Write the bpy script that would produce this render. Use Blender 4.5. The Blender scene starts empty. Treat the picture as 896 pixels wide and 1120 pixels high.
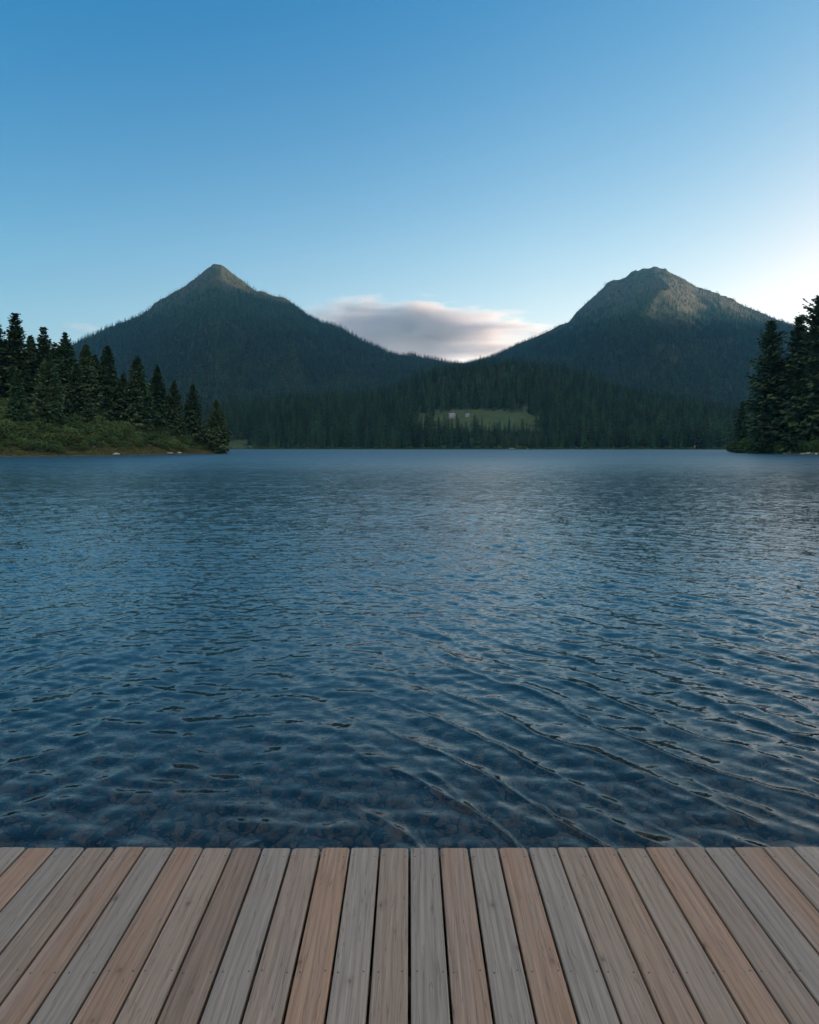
import bpy, math, random
import numpy as np
from mathutils import Vector

random.seed(7)
RNG = np.random.default_rng(11)
R = math.radians
scene = bpy.context.scene
col = scene.collection

# ------------------------------------------------------------------ camera constants (photo 896 x 1120)
FPX, CX, HY, CAMZ = 750.0, 448.0, 489.5, 1.95
DECK_Z = 0.35
def at(px, py, Y):
    return ((px - CX) / FPX * Y, Y, CAMZ - (py - HY) / FPX * Y)

EXPOSURE = 1.5
REAR_FILL = (2.35, 1.72, 1.32)  # colour of the added fill glow in the rear sky
SUN_AZ, SUN_EL = R(64), R(5.0)          # azimuth clockwise from +Y

# ------------------------------------------------------------------ helpers
def tag(o, label=None, cat=None, group=None, kind=None):
    if label: o['label'] = label
    if cat: o['category'] = cat
    if group: o['group'] = group
    if kind: o['kind'] = kind
    return o

def link(o, parent=None):
    col.objects.link(o)
    if parent is not None: o.parent = parent
    return o

def mesh_np(name, verts, faces, mats=(), smooth=False, face_mat=None):
    """faces: (n,k) array or list of such arrays"""
    if not isinstance(faces, list): faces = [faces]
    faces = [np.asarray(f, dtype=np.int32) for f in faces if len(f)]
    me = bpy.data.meshes.new(name)
    verts = np.asarray(verts, dtype=np.float32)
    me.vertices.add(len(verts)); me.vertices.foreach_set('co', verts.ravel())
    loops = np.concatenate([f.ravel() for f in faces])
    counts = np.concatenate([np.full(len(f), f.shape[1], dtype=np.int32) for f in faces])
    starts = np.concatenate([[0], np.cumsum(counts)[:-1]]).astype(np.int32)
    me.loops.add(len(loops)); me.loops.foreach_set('vertex_index', loops)
    me.polygons.add(len(counts)); me.polygons.foreach_set('loop_start', starts)
    me.polygons.foreach_set('loop_total', counts)
    if smooth: me.polygons.foreach_set('use_smooth', np.ones(len(counts), dtype=bool))
    if face_mat is not None: me.polygons.foreach_set('material_index', np.asarray(face_mat, dtype=np.int32))
    for m in mats: me.materials.append(m)
    me.update(calc_edges=True); me.validate()
    return me

def obj_np(name, verts, faces, mats=(), parent=None, smooth=False, face_mat=None):
    return link(bpy.data.objects.new(name, mesh_np(name, verts, faces, mats, smooth, face_mat)), parent)

def empty(name, loc, rz=0.0):
    o = bpy.data.objects.new(name, None); col.objects.link(o)
    o.location = loc; o.rotation_euler = (0, 0, rz); o.empty_display_size = .5
    return o

# value noise --------------------------------------------------------
_H = RNG.random(65536).astype(np.float64)
def _hash(ix, iy, s):
    h = (ix.astype(np.int64) * 374761393 + iy.astype(np.int64) * 668265263 + s * 144269) & 0x7fffffff
    h = ((h ^ (h >> 13)) * 1274126177) & 0x7fffffff
    return _H[(h ^ (h >> 16)) & 65535]
def vnoise(x, y, s=0):
    x = np.asarray(x, float); y = np.asarray(y, float)
    ix = np.floor(x); iy = np.floor(y); fx = x - ix; fy = y - iy
    fx = fx * fx * fx * (fx * (fx * 6 - 15) + 10); fy = fy * fy * fy * (fy * (fy * 6 - 15) + 10)
    a = _hash(ix, iy, s); b = _hash(ix + 1, iy, s); c = _hash(ix, iy + 1, s); d = _hash(ix + 1, iy + 1, s)
    return (a + (b - a) * fx) * (1 - fy) + (c + (d - c) * fx) * fy
def fbm(x, y, s=0, o=4, g=.5):
    r = 0; a = 1; t = 0
    for k in range(o):
        r = r + a * (vnoise(x * 2 ** k, y * 2 ** k, s + k) - .5); t += a; a *= g
    return r / t * 2
def ridged(x, y, s=0, o=4):
    r = 0; a = 1; t = 0
    for k in range(o):
        r = r + a * (1 - np.abs(2 * vnoise(x * 2 ** k, y * 2 ** k, s + k) - 1)); t += a; a *= .5
    return r / t
def sstep(a, b, x):
    t = np.clip((np.asarray(x, float) - a) / (b - a), 0, 1); return t * t * (3 - 2 * t)
def smax(a, b, k):
    h = np.clip(.5 + .5 * (a - b) / k, 0, 1); return b + (a - b) * h + k * h * (1 - h)

# ------------------------------------------------------------------ materials
def new_mat(name):
    m = bpy.data.materials.new(name); m.use_nodes = True
    nt = m.node_tree; nt.nodes.clear()
    out = nt.nodes.new('ShaderNodeOutputMaterial')
    return m, nt, out
def N(nt, t, **kw):
    n = nt.nodes.new(t)
    for k, v in kw.items():
        if k.startswith('i_'):
            n.inputs[k[2:].replace('_', ' ')].default_value = v
        else: setattr(n, k, v)
    return n
def ramp(nt, stops, fac=None):
    n = nt.nodes.new('ShaderNodeValToRGB'); e = n.color_ramp.elements
    while len(e) > 1: e.remove(e[-1])
    e[0].position = stops[0][0]; e[0].color = (*stops[0][1], 1) if len(stops[0][1]) == 3 else stops[0][1]
    for p, c in stops[1:]:
        x = e.new(p); x.color = (*c, 1) if len(c) == 3 else c
    if fac is not None: nt.links.new(fac, n.inputs[0])
    return n
def noise(nt, vec, scale, detail=4, rough=.55, dist=0.0):
    n = nt.nodes.new('ShaderNodeTexNoise')
    n.inputs['Scale'].default_value = scale; n.inputs['Detail'].default_value = detail
    n.inputs['Roughness'].default_value = rough; n.inputs['Distortion'].default_value = dist
    if vec is not None: nt.links.new(vec, n.inputs['Vector'])
    return n
def math_(nt, op, a, b=None, c=None):
    n = nt.nodes.new('ShaderNodeMath'); n.operation = op
    for i, v in enumerate((a, b, c)):
        if v is None: continue
        if isinstance(v, (int, float)): n.inputs[i].default_value = v
        else: nt.links.new(v, n.inputs[i])
    return n.outputs[0]
def mixc(nt, fac, a, b, bt='MIX'):
    n = nt.nodes.new('ShaderNodeMix'); n.data_type = 'RGBA'; n.blend_type = bt
    for s, v in ((n.inputs[0], fac), (n.inputs[6], a), (n.inputs[7], b)):
        if isinstance(v, (int, float)): s.default_value = v
        elif isinstance(v, tuple): s.default_value = (*v, 1) if len(v) == 3 else v
        else: nt.links.new(v, s)
    return n.outputs[2]

def foliage_mat(name, dark, light, warm, rough=.75, transl=.0, var=.6, lo=.72):
    m, nt, out = new_mat(name)
    oi = N(nt, 'ShaderNodeObjectInfo'); geo = N(nt, 'ShaderNodeNewGeometry'); tc = N(nt, 'ShaderNodeTexCoord')
    c1 = mixc(nt, geo.outputs['Random Per Island'], dark, light)
    nz = noise(nt, tc.outputs['Object'], .35, 3)
    r = ramp(nt, [(.35, (0, 0, 0)), (.7, (1, 1, 1))], nz.outputs['Fac'])
    c2 = mixc(nt, math_(nt, 'MULTIPLY', r.outputs[0], .5), c1, warm)
    v = math_(nt, 'ADD', math_(nt, 'MULTIPLY', math_(nt, 'POWER', oi.outputs['Random'], 1.6), var), lo)
    hs = N(nt, 'ShaderNodeHueSaturation'); nt.links.new(c2, hs.inputs['Color']); nt.links.new(v, hs.inputs['Value'])
    h = math_(nt, 'ADD', math_(nt, 'MULTIPLY', math_(nt, 'FRACT', math_(nt, 'MULTIPLY', oi.outputs['Random'], 17.3)), .05), .475)
    nt.links.new(h, hs.inputs['Hue'])
    p = N(nt, 'ShaderNodeBsdfPrincipled'); nt.links.new(hs.outputs[0], p.inputs['Base Color'])
    p.inputs['Roughness'].default_value = rough; p.inputs['Specular IOR Level'].default_value = .25
    last = p.outputs[0]
    if transl:
        t = N(nt, 'ShaderNodeBsdfTranslucent'); nt.links.new(hs.outputs[0], t.inputs['Color'])
        mx = N(nt, 'ShaderNodeMixShader'); mx.inputs[0].default_value = transl
        nt.links.new(last, mx.inputs[1]); nt.links.new(t.outputs[0], mx.inputs[2]); last = mx.outputs[0]
    nt.links.new(last, out.inputs['Surface'])
    return m

def simple_mat(name, c1, c2, scale=3.0, rough=.8, bump=.2, coord='Object', detail=5):
    m, nt, out = new_mat(name)
    tc = N(nt, 'ShaderNodeTexCoord'); nz = noise(nt, tc.outputs[coord], scale, detail, .6)
    r = ramp(nt, [(.3, c1), (.7, c2)], nz.outputs['Fac'])
    p = N(nt, 'ShaderNodeBsdfPrincipled'); nt.links.new(r.outputs[0], p.inputs['Base Color'])
    p.inputs['Roughness'].default_value = rough
    if bump:
        b = N(nt, 'ShaderNodeBump'); b.inputs['Strength'].default_value = bump; b.inputs['Distance'].default_value = .05
        nt.links.new(nz.outputs['Fac'], b.inputs['Height']); nt.links.new(b.outputs[0], p.inputs['Normal'])
    nt.links.new(p.outputs[0], out.inputs['Surface'])
    return m

M_NEEDLE = foliage_mat('spruce_needles', (.020, .058, .028), (.062, .135, .060), (.082, .112, .042))
M_NEEDLE_FAR = foliage_mat('forest_needles', (.004, .028, .021), (.012, .066, .043), (.018, .058, .030), var=1.8, lo=.38)
M_NEEDLE_MID = foliage_mat('hill_forest_needles', (.010, .040, .018), (.034, .106, .040), (.048, .090, .028), var=1.5, lo=.42)
M_NEEDLE_PALE = foliage_mat('light_forest_needles', (.012, .050, .024), (.034, .105, .048), (.050, .095, .036), var=1.0, lo=.6)
M_LEAF = foliage_mat('shrub_leaves', (.040, .100, .036), (.105, .195, .066), (.13, .155, .052), transl=.2)
M_BARK = simple_mat('bark', (.05, .04, .03), (.14, .115, .09), 6, .9, .5)
M_GRASS = foliage_mat('shore_grass_blades', (.065, .085, .032), (.14, .14, .055), (.17, .15, .065))
M_ROCK = simple_mat('shore_rock', (.28, .27, .25), (.55, .53, .49), 2.5, .85, .5)
M_DRIFT = simple_mat('driftwood', (.22, .20, .17), (.42, .39, .34), 5, .85, .4)
M_WALL = simple_mat('white_house_wall', (.26, .28, .31), (.36, .38, .41), 1.5, .7, .05)
M_ROOF = simple_mat('grey_roof', (.16, .18, .22), (.26, .28, .33), 3, .6, .1)
M_GLASS = simple_mat('dark_window', (.03, .035, .045), (.05, .055, .07), 2, .15, 0)
M_DOOR = simple_mat('door_paint', (.10, .09, .08), (.14, .12, .10), 4, .6, .1)
M_STEEL = simple_mat('pole_metal', (.35, .36, .37), (.5, .5, .5), 4, .5, 0)
M_YEL = simple_mat('yellow_paint', (.22, .19, .06), (.30, .26, .10), 5, .6, 0)

# ------------------------------------------------------------------ lake outline and terrain height
LAKE = np.array([(-75, -3.2), (-96, 40), (-92, 110), (-85, 142), (-72, 164), (-67.5, 188), (-62, 215), (-59.5, 226), (-64, 231), (-85, 243),
                 (-130, 262), (-230, 330), (-330, 470), (-330, 640), (-270, 742), (-190, 762), (-90, 745), (0, 738), (90, 728), (190, 700),
                 (290, 655), (400, 590), (400, 450), (300, 350), (190, 300), (139, 289), (127, 262), (118.5, 222), (110, 183), (108, 140),
                 (104, 60), (75, -3.2), (25, -3.6), (-25, -3.6)], float)
def shore_dist(x, y):
    """positive on land, negative in the lake"""
    x = np.asarray(x, float); y = np.asarray(y, float)
    d = np.full(x.shape, 1e12); ins = np.zeros(x.shape, bool)
    n = len(LAKE)
    for i in range(n):
        ax, ay = LAKE[i]; bx, by = LAKE[(i + 1) % n]
        vx, vy = bx - ax, by - ay
        t = np.clip(((x - ax) * vx + (y - ay) * vy) / (vx * vx + vy * vy), 0, 1)
        d = np.minimum(d, (x - ax - t * vx) ** 2 + (y - ay - t * vy) ** 2)
        c = ((ay > y) != (by > y))
        with np.errstate(divide='ignore', invalid='ignore'):
            ins ^= c & (x < (bx - ax) * (y - ay) / (by - ay + 1e-12) + ax)
    d = np.sqrt(d)
    return np.where(ins, -d, d)

def prof(u, pts):
    px = np.array([p[0] for p in pts], float); py = np.array([p[1] for p in pts], float)
    return np.interp(u * FPX + CX, px, HY - py) / FPX      # tan of elevation

A_PTS = [(-1500, 455), (-300, 440), (-60, 408), (20, 396), (60, 388), (90, 371), (105, 365), (120, 357), (150, 346), (163, 338), (170, 330), (182, 324), (200, 314),
         (212, 305), (222, 298), (229, 292), (235, 290), (242, 291), (250, 297), (260, 304), (270, 312), (282, 321), (300, 328), (322, 335), (335, 345),
         (352, 356), (375, 364), (392, 375), (412, 385), (432, 392), (462, 396), (490, 402), (540, 412), (620, 430), (800, 450), (2500, 458)]
B_PTS = [(-1500, 458), (300, 450), (420, 430), (500, 402), (540, 391), (556, 384), (566, 378), (590, 367), (610, 359), (622, 353), (630, 343), (640, 333), (650, 323),
         (657, 318), (664, 311), (671, 308), (678, 309), (684, 306), (690, 301), (697, 297), (705, 294.5), (716, 292.5), (727, 295), (738, 300),
         (750, 306), (764, 315), (782, 321), (800, 328), (820, 338), (843, 348), (865, 355), (900, 374), (960, 398), (1050, 425), (1300, 440), (2500, 455)]
C_PTS = [(-1500, 462), (0, 458), (180, 455), (240, 449), (280, 444), (330, 441), (400, 437), (430, 431), (450, 421), (480, 410), (520, 403), (560, 399.5), (600, 404),
         (640, 414), (680, 430), (720, 440), (760, 444), (800, 450), (900, 456), (1100, 455), (2500, 462)]

def height(x, y):
    x = np.asarray(x, float); y = np.asarray(y, float)
    r = np.hypot(x, y); d = shore_dist(x, y)
    # lake bed
    dd = -d
    bed = -(0.080 * np.minimum(dd, 12) + .22 * np.clip(dd - 12, 0, 45)) - .02
    bed = bed + .03 * fbm(x * .9, y * .9, 3, 3) * np.clip(dd, 0, 1)
    # land near the lake
    left = sstep(-40, -75, x) * sstep(420, 250, y)
    right = sstep(60, 110, x) * sstep(480, 300, y)
    s = .05 + .46 * left + .12 * right
    cap = 10 + 12 * left + 3 * right
    land = .12 + cap * (1 - np.exp(-np.clip(d - 1.2, 0, 400) * s / cap)) + .25 * np.clip(d, 0, 1.2)
    land = land + np.clip(d / 40, 0, 1) * (2.2 * fbm(x / 28, y / 28, 9, 4))
    base = np.where(d > 0, land, bed)
    # hills all round, away from the lake
    far = 10 + 70 * (.5 + .5 * fbm(x / 900, y / 900, 21, 4)) * sstep(700, 2200, r)
    base = np.where(d > 0, base + far * sstep(60, 900, d), base)
    yy = np.maximum(y, 1.0); u = np.clip(x / yy, -4, 4)
    front = sstep(300, 600, y) * (d > 0)
    # wooded hill behind the far shore
    Yc = 1090 + 60 * np.sin(u * 5); Zc = prof(u, C_PTS) * Yc + CAMZ
    t = np.clip((y - 760) / (Yc - 760), 0, 1)
    hc = Zc * np.where(y < Yc, t ** 1.05, 1 - .55 * sstep(0, 500, y - Yc))
    hc = hc - 8 * (1 - sstep(0, .05, t)) + 5 * fbm(x / 70, y / 70, 31, 3) * sstep(780, 860, y) * sstep(0, 1, t) * np.where(y < Yc, 1 - t ** 4, 1)
    # peak A
    Ya = 2800 + 500 * np.abs(u + .283); Za = prof(u, A_PTS) * Ya + CAMZ
    ta = np.clip((y - 1250) / (Ya - 1250), 0, 1)
    ha = np.where(y < Ya, Za * ta ** 1.12, Za * (1 - .8 * sstep(0, 2300, y - Ya)))
    spur = (ridged((u * 2800) / 420 + .35 * fbm(x / 500, y / 500, 44, 2), y / 2600, 41, 3) - .55)
    fine = fbm(x / 120, y / 120, 47, 4)
    ha = ha - 60 * (1 - sstep(0, .08, ta)) + (190 * spur + 26 * fine) * np.where(y < Ya, np.clip(ta * (1 - ta) * 4, 0, 1), .4)
    # peak B
    Yb = 3200 + 500 * np.abs(u - .357); Zb = prof(u, B_PTS) * Yb + CAMZ
    tb = np.clip((y - 1350) / (Yb - 1350), 0, 1)
    hb = np.where(y < Yb, Zb * tb ** 1.10, Zb * (1 - .8 * sstep(0, 2300, y - Yb)))
    spurb = (ridged((u * 3200) / 380 + .5 * fbm(x / 420, y / 420, 54, 2), y / 2300, 51, 4) - .55)
    rocky = sstep(480, 640, hb) * np.exp(-((u - .33) / .14) ** 2)
    hb = hb - 60 * (1 - sstep(0, .08, tb))
    hb = hb + ((115 + 40 * rocky) * spurb + (16 + 26 * rocky) * fbm(x / 110, y / 110, 57, 5)) * np.where(y < Yb, np.clip(tb * (1 - tb) * 4, 0, 1), .4)
    hb = hb + rocky * 5 * fbm(x / 30, y / 60, 59, 3)
    m = smax(smax(ha, hb, 25), hc, 6)
    out = np.where(d > 0, smax(base, m * front + (1 - front) * -200, 3), base)
    # the high ridge east of the lake that shades the valley (beyond the right of the picture)
    crest = np.interp(y, [-3500, -1500, 0, 1500, 3000, 3800, 4190, 4560, 4900, 5200], [150, 300, 400, 450, 620, 745, 825, 1035, 1000, 700])
    w = np.where(x < 3500, 1500, 1800)
    rg = crest * np.exp(-((x - 3500) / w) ** 2 * 1.6) * sstep(1500, 2600, x) * sstep(5600, 4900, y)
    rg = rg * (sstep(.60, .72, np.where(y > 0, x / yy, 9)))
    out = np.where(d > 0, np.maximum(out, rg * (.95 + .05 * fbm(x / 300, y / 300, 61, 3))), out)
    # under and behind the deck the bank stays low
    return out

def in_meadow(x, y):
    u = x / np.maximum(y, 1)
    px = u * FPX + CX
    n1 = fbm(x / 16, y / 16, 71, 3); n2 = fbm(x / 30, y / 12, 75, 3)
    m1 = (px > 453 + 9 * n1) & (px < 588 + 22 * n1) & (y > 826) & (y < 914 + 30 * n2 + (px - 520) * .10)
    m1 &= ~((px > 556) & (y > 896 + 10 * n1) & (px < 572))
    m2 = (px > 236) & (px < 276) & (y > 755) & (y < 812) & (fbm(x / 14, y / 14, 73, 2) > -.6)
    return m1 | m2

# terrain sheet : polar grid round the viewpoint -----------------------------------------------
def build_ground():
    a_front = np.arange(-34, 34.001, .085)
    a_l = -34 - np.geomspace(.1, 146, 90); a_r = 34 + np.geomspace(.1, 146, 90)[:-1]
    az = np.sort(np.concatenate([a_l, a_front, a_r])); az = np.radians(az)
    az = az[:-0 or None]
    rad = np.concatenate([[1.5], np.geomspace(2.4, 120, 70), np.geomspace(123, 700, 110), np.geomspace(704, 1300, 90), np.geomspace(1312, 3900, 170), np.geomspace(3960, 6450, 26)])
    A, Rr = np.meshgrid(az, rad)
    X = Rr * np.sin(A); Y = Rr * np.cos(A)
    Z = height(X, Y)
    nr, na = X.shape
    V = np.stack([X, Y, Z], -1).reshape(-1, 3)
    i = np.arange(nr - 1)[:, None] * na + np.arange(na)[None, :]
    j = np.arange(nr - 1)[:, None] * na + (np.arange(na)[None, :] + 1) % na
    F = np.stack([i, j, j + na, i + na], -1).reshape(-1, 4)
    V = np.vstack([V, [[0, 0, float(height(np.array([0.]), np.array([0.]))[0])]]])
    c = len(V) - 1
    k = np.arange(na); T = np.stack([k, np.full(na, c), (k + 1) % na], -1)
    o = obj_np('ground', V, [F, T], [M_GROUND], smooth=True)
    # mask attribute for the grassy clearings
    at_ = o.data.attributes.new('meadow', 'FLOAT', 'POINT')
    at_.data.foreach_set('value', np.where(in_meadow(V[:, 0], V[:, 1]), 1., 0.).astype(np.float32))
    d = shore_dist(V[:, 0], V[:, 1])
    at2 = o.data.attributes.new('shore', 'FLOAT', 'POINT'); at2.data.foreach_set('value', d.astype(np.float32))
    tag(o, kind='structure'); return o

def ground_material():
    m, nt, out = new_mat('ground_cover')
    geo = N(nt, 'ShaderNodeNewGeometry'); pos = geo.outputs['Position']
    sep = N(nt, 'ShaderNodeSeparateXYZ'); nt.links.new(pos, sep.inputs[0])
    nsep = N(nt, 'ShaderNodeSeparateXYZ'); nt.links.new(geo.outputs['Normal'], nsep.inputs[0])
    big = noise(nt, pos, .012, 6, .6); mid = noise(nt, pos, .09, 6, .65); fin = noise(nt, pos, 1.6, 5, .65)
    floor = ramp(nt, [(.3, (.014, .030, .020)), (.55, (.026, .040, .022)), (.75, (.045, .050, .030))], mid.outputs['Fac'])
    heath = ramp(nt, [(.3, (.024, .032, .015)), (.55, (.044, .040, .020)), (.75, (.074, .056, .028))], mid.outputs['Fac'])
    rn = N(nt, 'ShaderNodeTexNoise'); mp = N(nt, 'ShaderNodeMapping'); mp.inputs['Scale'].default_value = (.03, .03, .012)
    nt.links.new(pos, mp.inputs[0]); nt.links.new(mp.outputs[0], rn.inputs['Vector']); rn.inputs['Scale'].default_value = 1; rn.inputs['Detail'].default_value = 9; rn.inputs['Roughness'].default_value = .72
    rock = ramp(nt, [(.36, (.024, .029, .020)), (.50, (.040, .041, .033)), (.60, (.060, .058, .050)), (.74, (.13, .125, .115))], rn.outputs['Fac'])
    # height where the forest gives out
    zz = math_(nt, 'ADD', sep.outputs['Z'], math_(nt, 'MULTIPLY', math_(nt, 'SUBTRACT', big.outputs['Fac'], .5), 260))
    hi = N(nt, 'ShaderNodeMapRange'); hi.inputs[1].default_value = 540; hi.inputs[2].default_value = 640; nt.links.new(zz, hi.inputs[0])
    c = mixc(nt, hi.outputs[0], floor.outputs[0], heath.outputs[0])
    # rock: steep or noisy
    st = math_(nt, 'SUBTRACT', 1.02, nsep.outputs['Z'])
    rk = math_(nt, 'ADD', math_(nt, 'MULTIPLY', st, 1.3), math_(nt, 'MULTIPLY', mid.outputs['Fac'], .9))
    rx = N(nt, 'ShaderNodeMapRange'); rx.inputs[1].default_value = 0; rx.inputs[2].default_value = 600; rx.inputs[3].default_value = -.12; rx.inputs[4].default_value = .22
    nt.links.new(sep.outputs['X'], rx.inputs[0])
    rk = math_(nt, 'ADD', rk, rx.outputs[0])
    rr = N(nt, 'ShaderNodeMapRange'); rr.inputs[1].default_value = .62; rr.inputs[2].default_value = .80; nt.links.new(rk, rr.inputs[0])
    c = mixc(nt, math_(nt, 'MULTIPLY', rr.outputs[0], hi.outputs[0]), c, rock.outputs[0])
    # clearings
    ma = N(nt, 'ShaderNodeAttribute', attribute_name='meadow')
    mead = ramp(nt, [(.3, (.036, .066, .028)), (.6, (.055, .092, .036)), (.8, (.085, .10, .045))], mid.outputs['Fac'])
    c = mixc(nt, ma.outputs['Fac'], c, mead.outputs[0])
    # shore strip
    sa = N(nt, 'ShaderNodeAttribute', attribute_name='shore')
    sd = math_(nt, 'ADD', sa.outputs['Fac'], math_(nt, 'MULTIPLY', math_(nt, 'SUBTRACT', mid.outputs['Fac'], .5), 5))
    grassy = ramp(nt, [(.3, (.038, .078, .028)), (.7, (.072, .104, .040))], fin.outputs['Fac'])
    s1 = N(nt, 'ShaderNodeMapRange'); s1.inputs[1].default_value = 9; s1.inputs[2].default_value = 5; nt.links.new(sd, s1.inputs[0])
    c = mixc(nt, s1.outputs[0], c, grassy.outputs[0])
    peb = N(nt, 'ShaderNodeTexVoronoi'); peb.inputs['Scale'].default_value = 5; nt.links.new(pos, peb.inputs['Vector'])
    pc = ramp(nt, [(0, (.03, .03, .022)), (.5, (.07, .068, .052)), (1, (.17, .16, .13))], peb.outputs['Color'])
    s2 = N(nt, 'ShaderNodeMapRange'); s2.inputs[1].default_value = .9; s2.inputs[2].default_value = .4; nt.links.new(sa.outputs['Fac'], s2.inputs[0])
    c = mixc(nt, s2.outputs[0], c, pc.outputs[0])
    # silt on the deep bed
    silt = ramp(nt, [(.35, (.014, .020, .017)), (.7, (.036, .038, .028))], fin.outputs['Fac'])
    s3 = N(nt, 'ShaderNodeMapRange'); s3.inputs[1].default_value = -.15; s3.inputs[2].default_value = -.5; nt.links.new(sep.outputs['Z'], s3.inputs[0])
    c = mixc(nt, s3.outputs[0], c, silt.outputs[0])
    p = N(nt, 'ShaderNodeBsdfPrincipled'); p.inputs['Roughness'].default_value = .92; p.inputs['Specular IOR Level'].default_value = .2
    nt.links.new(c, p.inputs['Base Color'])
    b = N(nt, 'ShaderNodeBump'); b.inputs['Strength'].default_value = .6; b.inputs['Distance'].default_value = 7
    nt.links.new(rn.outputs['Fac'], b.inputs['Height'])
    b2 = N(nt, 'ShaderNodeBump'); b2.inputs['Strength'].default_value = .5; b2.inputs['Distance'].default_value = .15
    nt.links.new(fin.outputs['Fac'], b2.inputs['Height'])
    fm = N(nt, 'ShaderNodeMapRange'); fm.inputs[1].default_value = 200; fm.inputs[2].default_value = 400; nt.links.new(sep.outputs['Z'], fm.inputs[0])
    nt.links.new(fm.outputs[0], b.inputs['Strength']); nt.links.new(b2.outputs[0], b.inputs['Normal'])
    nt.links.new(b.outputs[0], p.inputs['Normal'])
    nt.links.new(p.outputs[0], out.inputs['Surface'])
    return m
M_GROUND = ground_material()
build_ground()

# ------------------------------------------------------------------ water
def build_water():
    # column angles (dense where the lake lies open before the deck), row distances
    uf = np.arange(-.78, .7801, .0030)
    ul = -.78 - np.geomspace(.01, 12, 40)[::-1]; ur = .78 + np.geomspace(.01, 12, 40)
    u = np.concatenate([ul, uf, ur])
    rows = np.concatenate([np.linspace(-6, 1.9, 24), np.geomspace(1.95, 70, 1150), np.geomspace(70.8, 780, 150)])
    U, Yv = np.meshgrid(u, rows)
    X = U * np.maximum(Yv, 1.95)
    dy = np.gradient(rows)[:, None] * np.ones_like(X)
    dx = np.gradient(X, axis=1)
    cell = np.maximum(dy, np.abs(dx))
    Z = np.zeros_like(X)
    rg = np.random.default_rng(5)
    # slow patches of calmer and rougher water
    gust = .75 + .55 * fbm(X / 9, Yv / 16, 81, 3)
    wr = sstep(-1.6, 1.2, X / (np.maximum(Yv, .1) ** .5 + .3)); wl = 1 - sstep(-1.6, .6, X / (np.maximum(Yv, .1) ** .5 + .3))
    warpx = .12 * fbm(X / 1.5, Yv / 1.5, 91, 2); warpy = .12 * fbm(X / 1.5, Yv / 1.5, 95, 2)
    wx, wy = X + warpx, Yv + warpy
    def train(n, ang, spread, l0, l1, steep, W, sharp=0.0):
        nonlocal Z
        for k in range(n):
            lam = math.exp(rg.uniform(math.log(l0), math.log(l1))); a = math.radians(ang + rg.normal() * spread)
            kk = 2 * math.pi / lam; ph = kk * (wx * math.cos(a) + wy * math.sin(a)) + rg.uniform(0, 6.28)
            amp = .95 * steep / kk / math.sqrt(n)
            f = np.clip((lam / cell - 2.5) / 3, 0, 1)
            s = np.sin(ph)
            if sharp: s = s + sharp * .5 * np.cos(2 * ph)
            Z += amp * s * f * W
    train(10, 34, 8, .27, .50, .13, wr * gust, .25)
    train(6, 40, 12, .6, 1.2, .045, wr * gust)
    train(10, 150, 9, .22, .42, .075, wl * gust, .2)
    train(5, 145, 12, .6, 1.1, .04, wl * gust)
    train(22, 88, 20, .16, .34, .095, gust)
    train(12, 90, 18, .36, .7, .032, gust)
    train(10, 90, 55, .09, .19, .05, gust)
    train(18, 90, 10, .20, .44, .075, sstep(5, 11, Yv) * gust)
    train(12, 36, 12, .10, .22, .085, wr * gust)
    train(12, 149, 12, .10, .20, .065, wl * gust)
    train(6, 92, 18, 1.5, 4, .018, 1 + 0 * X)
    # smooth swells show a few steep little crests toward the right foreground
    def crests(ang, lam, amp, W, seed):
        a = math.radians(ang)
        s = (wx * math.cos(a) + wy * math.sin(a)) + .16 * fbm(X / .9, Yv / .9, seed, 3) + .3 * fbm(X / 3, Yv / 3, seed + 7, 2)
        c = np.abs(np.sin(math.pi * s / lam))
        k = np.exp(-(c / .17) ** 1.3)
        patch = sstep(-.12, .35, fbm(X / 1.3, Yv / 1.3, seed + 3, 2))
        return amp * k * patch * W
    W = sstep(-.8, .6, X) * sstep(14, 7, Yv)
    Z += crests(35, .44, .011, W, 101) + crests(28, .70, .010, W, 121)
    Z += crests(148, .62, .005, (1 - sstep(-1.2, .2, X)) * sstep(12, 6, Yv), 131)
    fade = sstep(-.5, 1.5, Yv)
    Z *= (.25 + .75 * fade)
    V = np.stack([X, Yv, Z], -1).reshape(-1, 3)
    nr, nc = X.shape
    i = (np.arange(nr - 1)[:, None] * nc + np.arange(nc - 1)[None, :])
    F = np.stack([i, i + 1, i + 1 + nc, i + nc], -1).reshape(-1, 4)
    o = obj_np('water', V, F, [water_material()], smooth=True)
    tag(o, kind='structure'); return o

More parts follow.
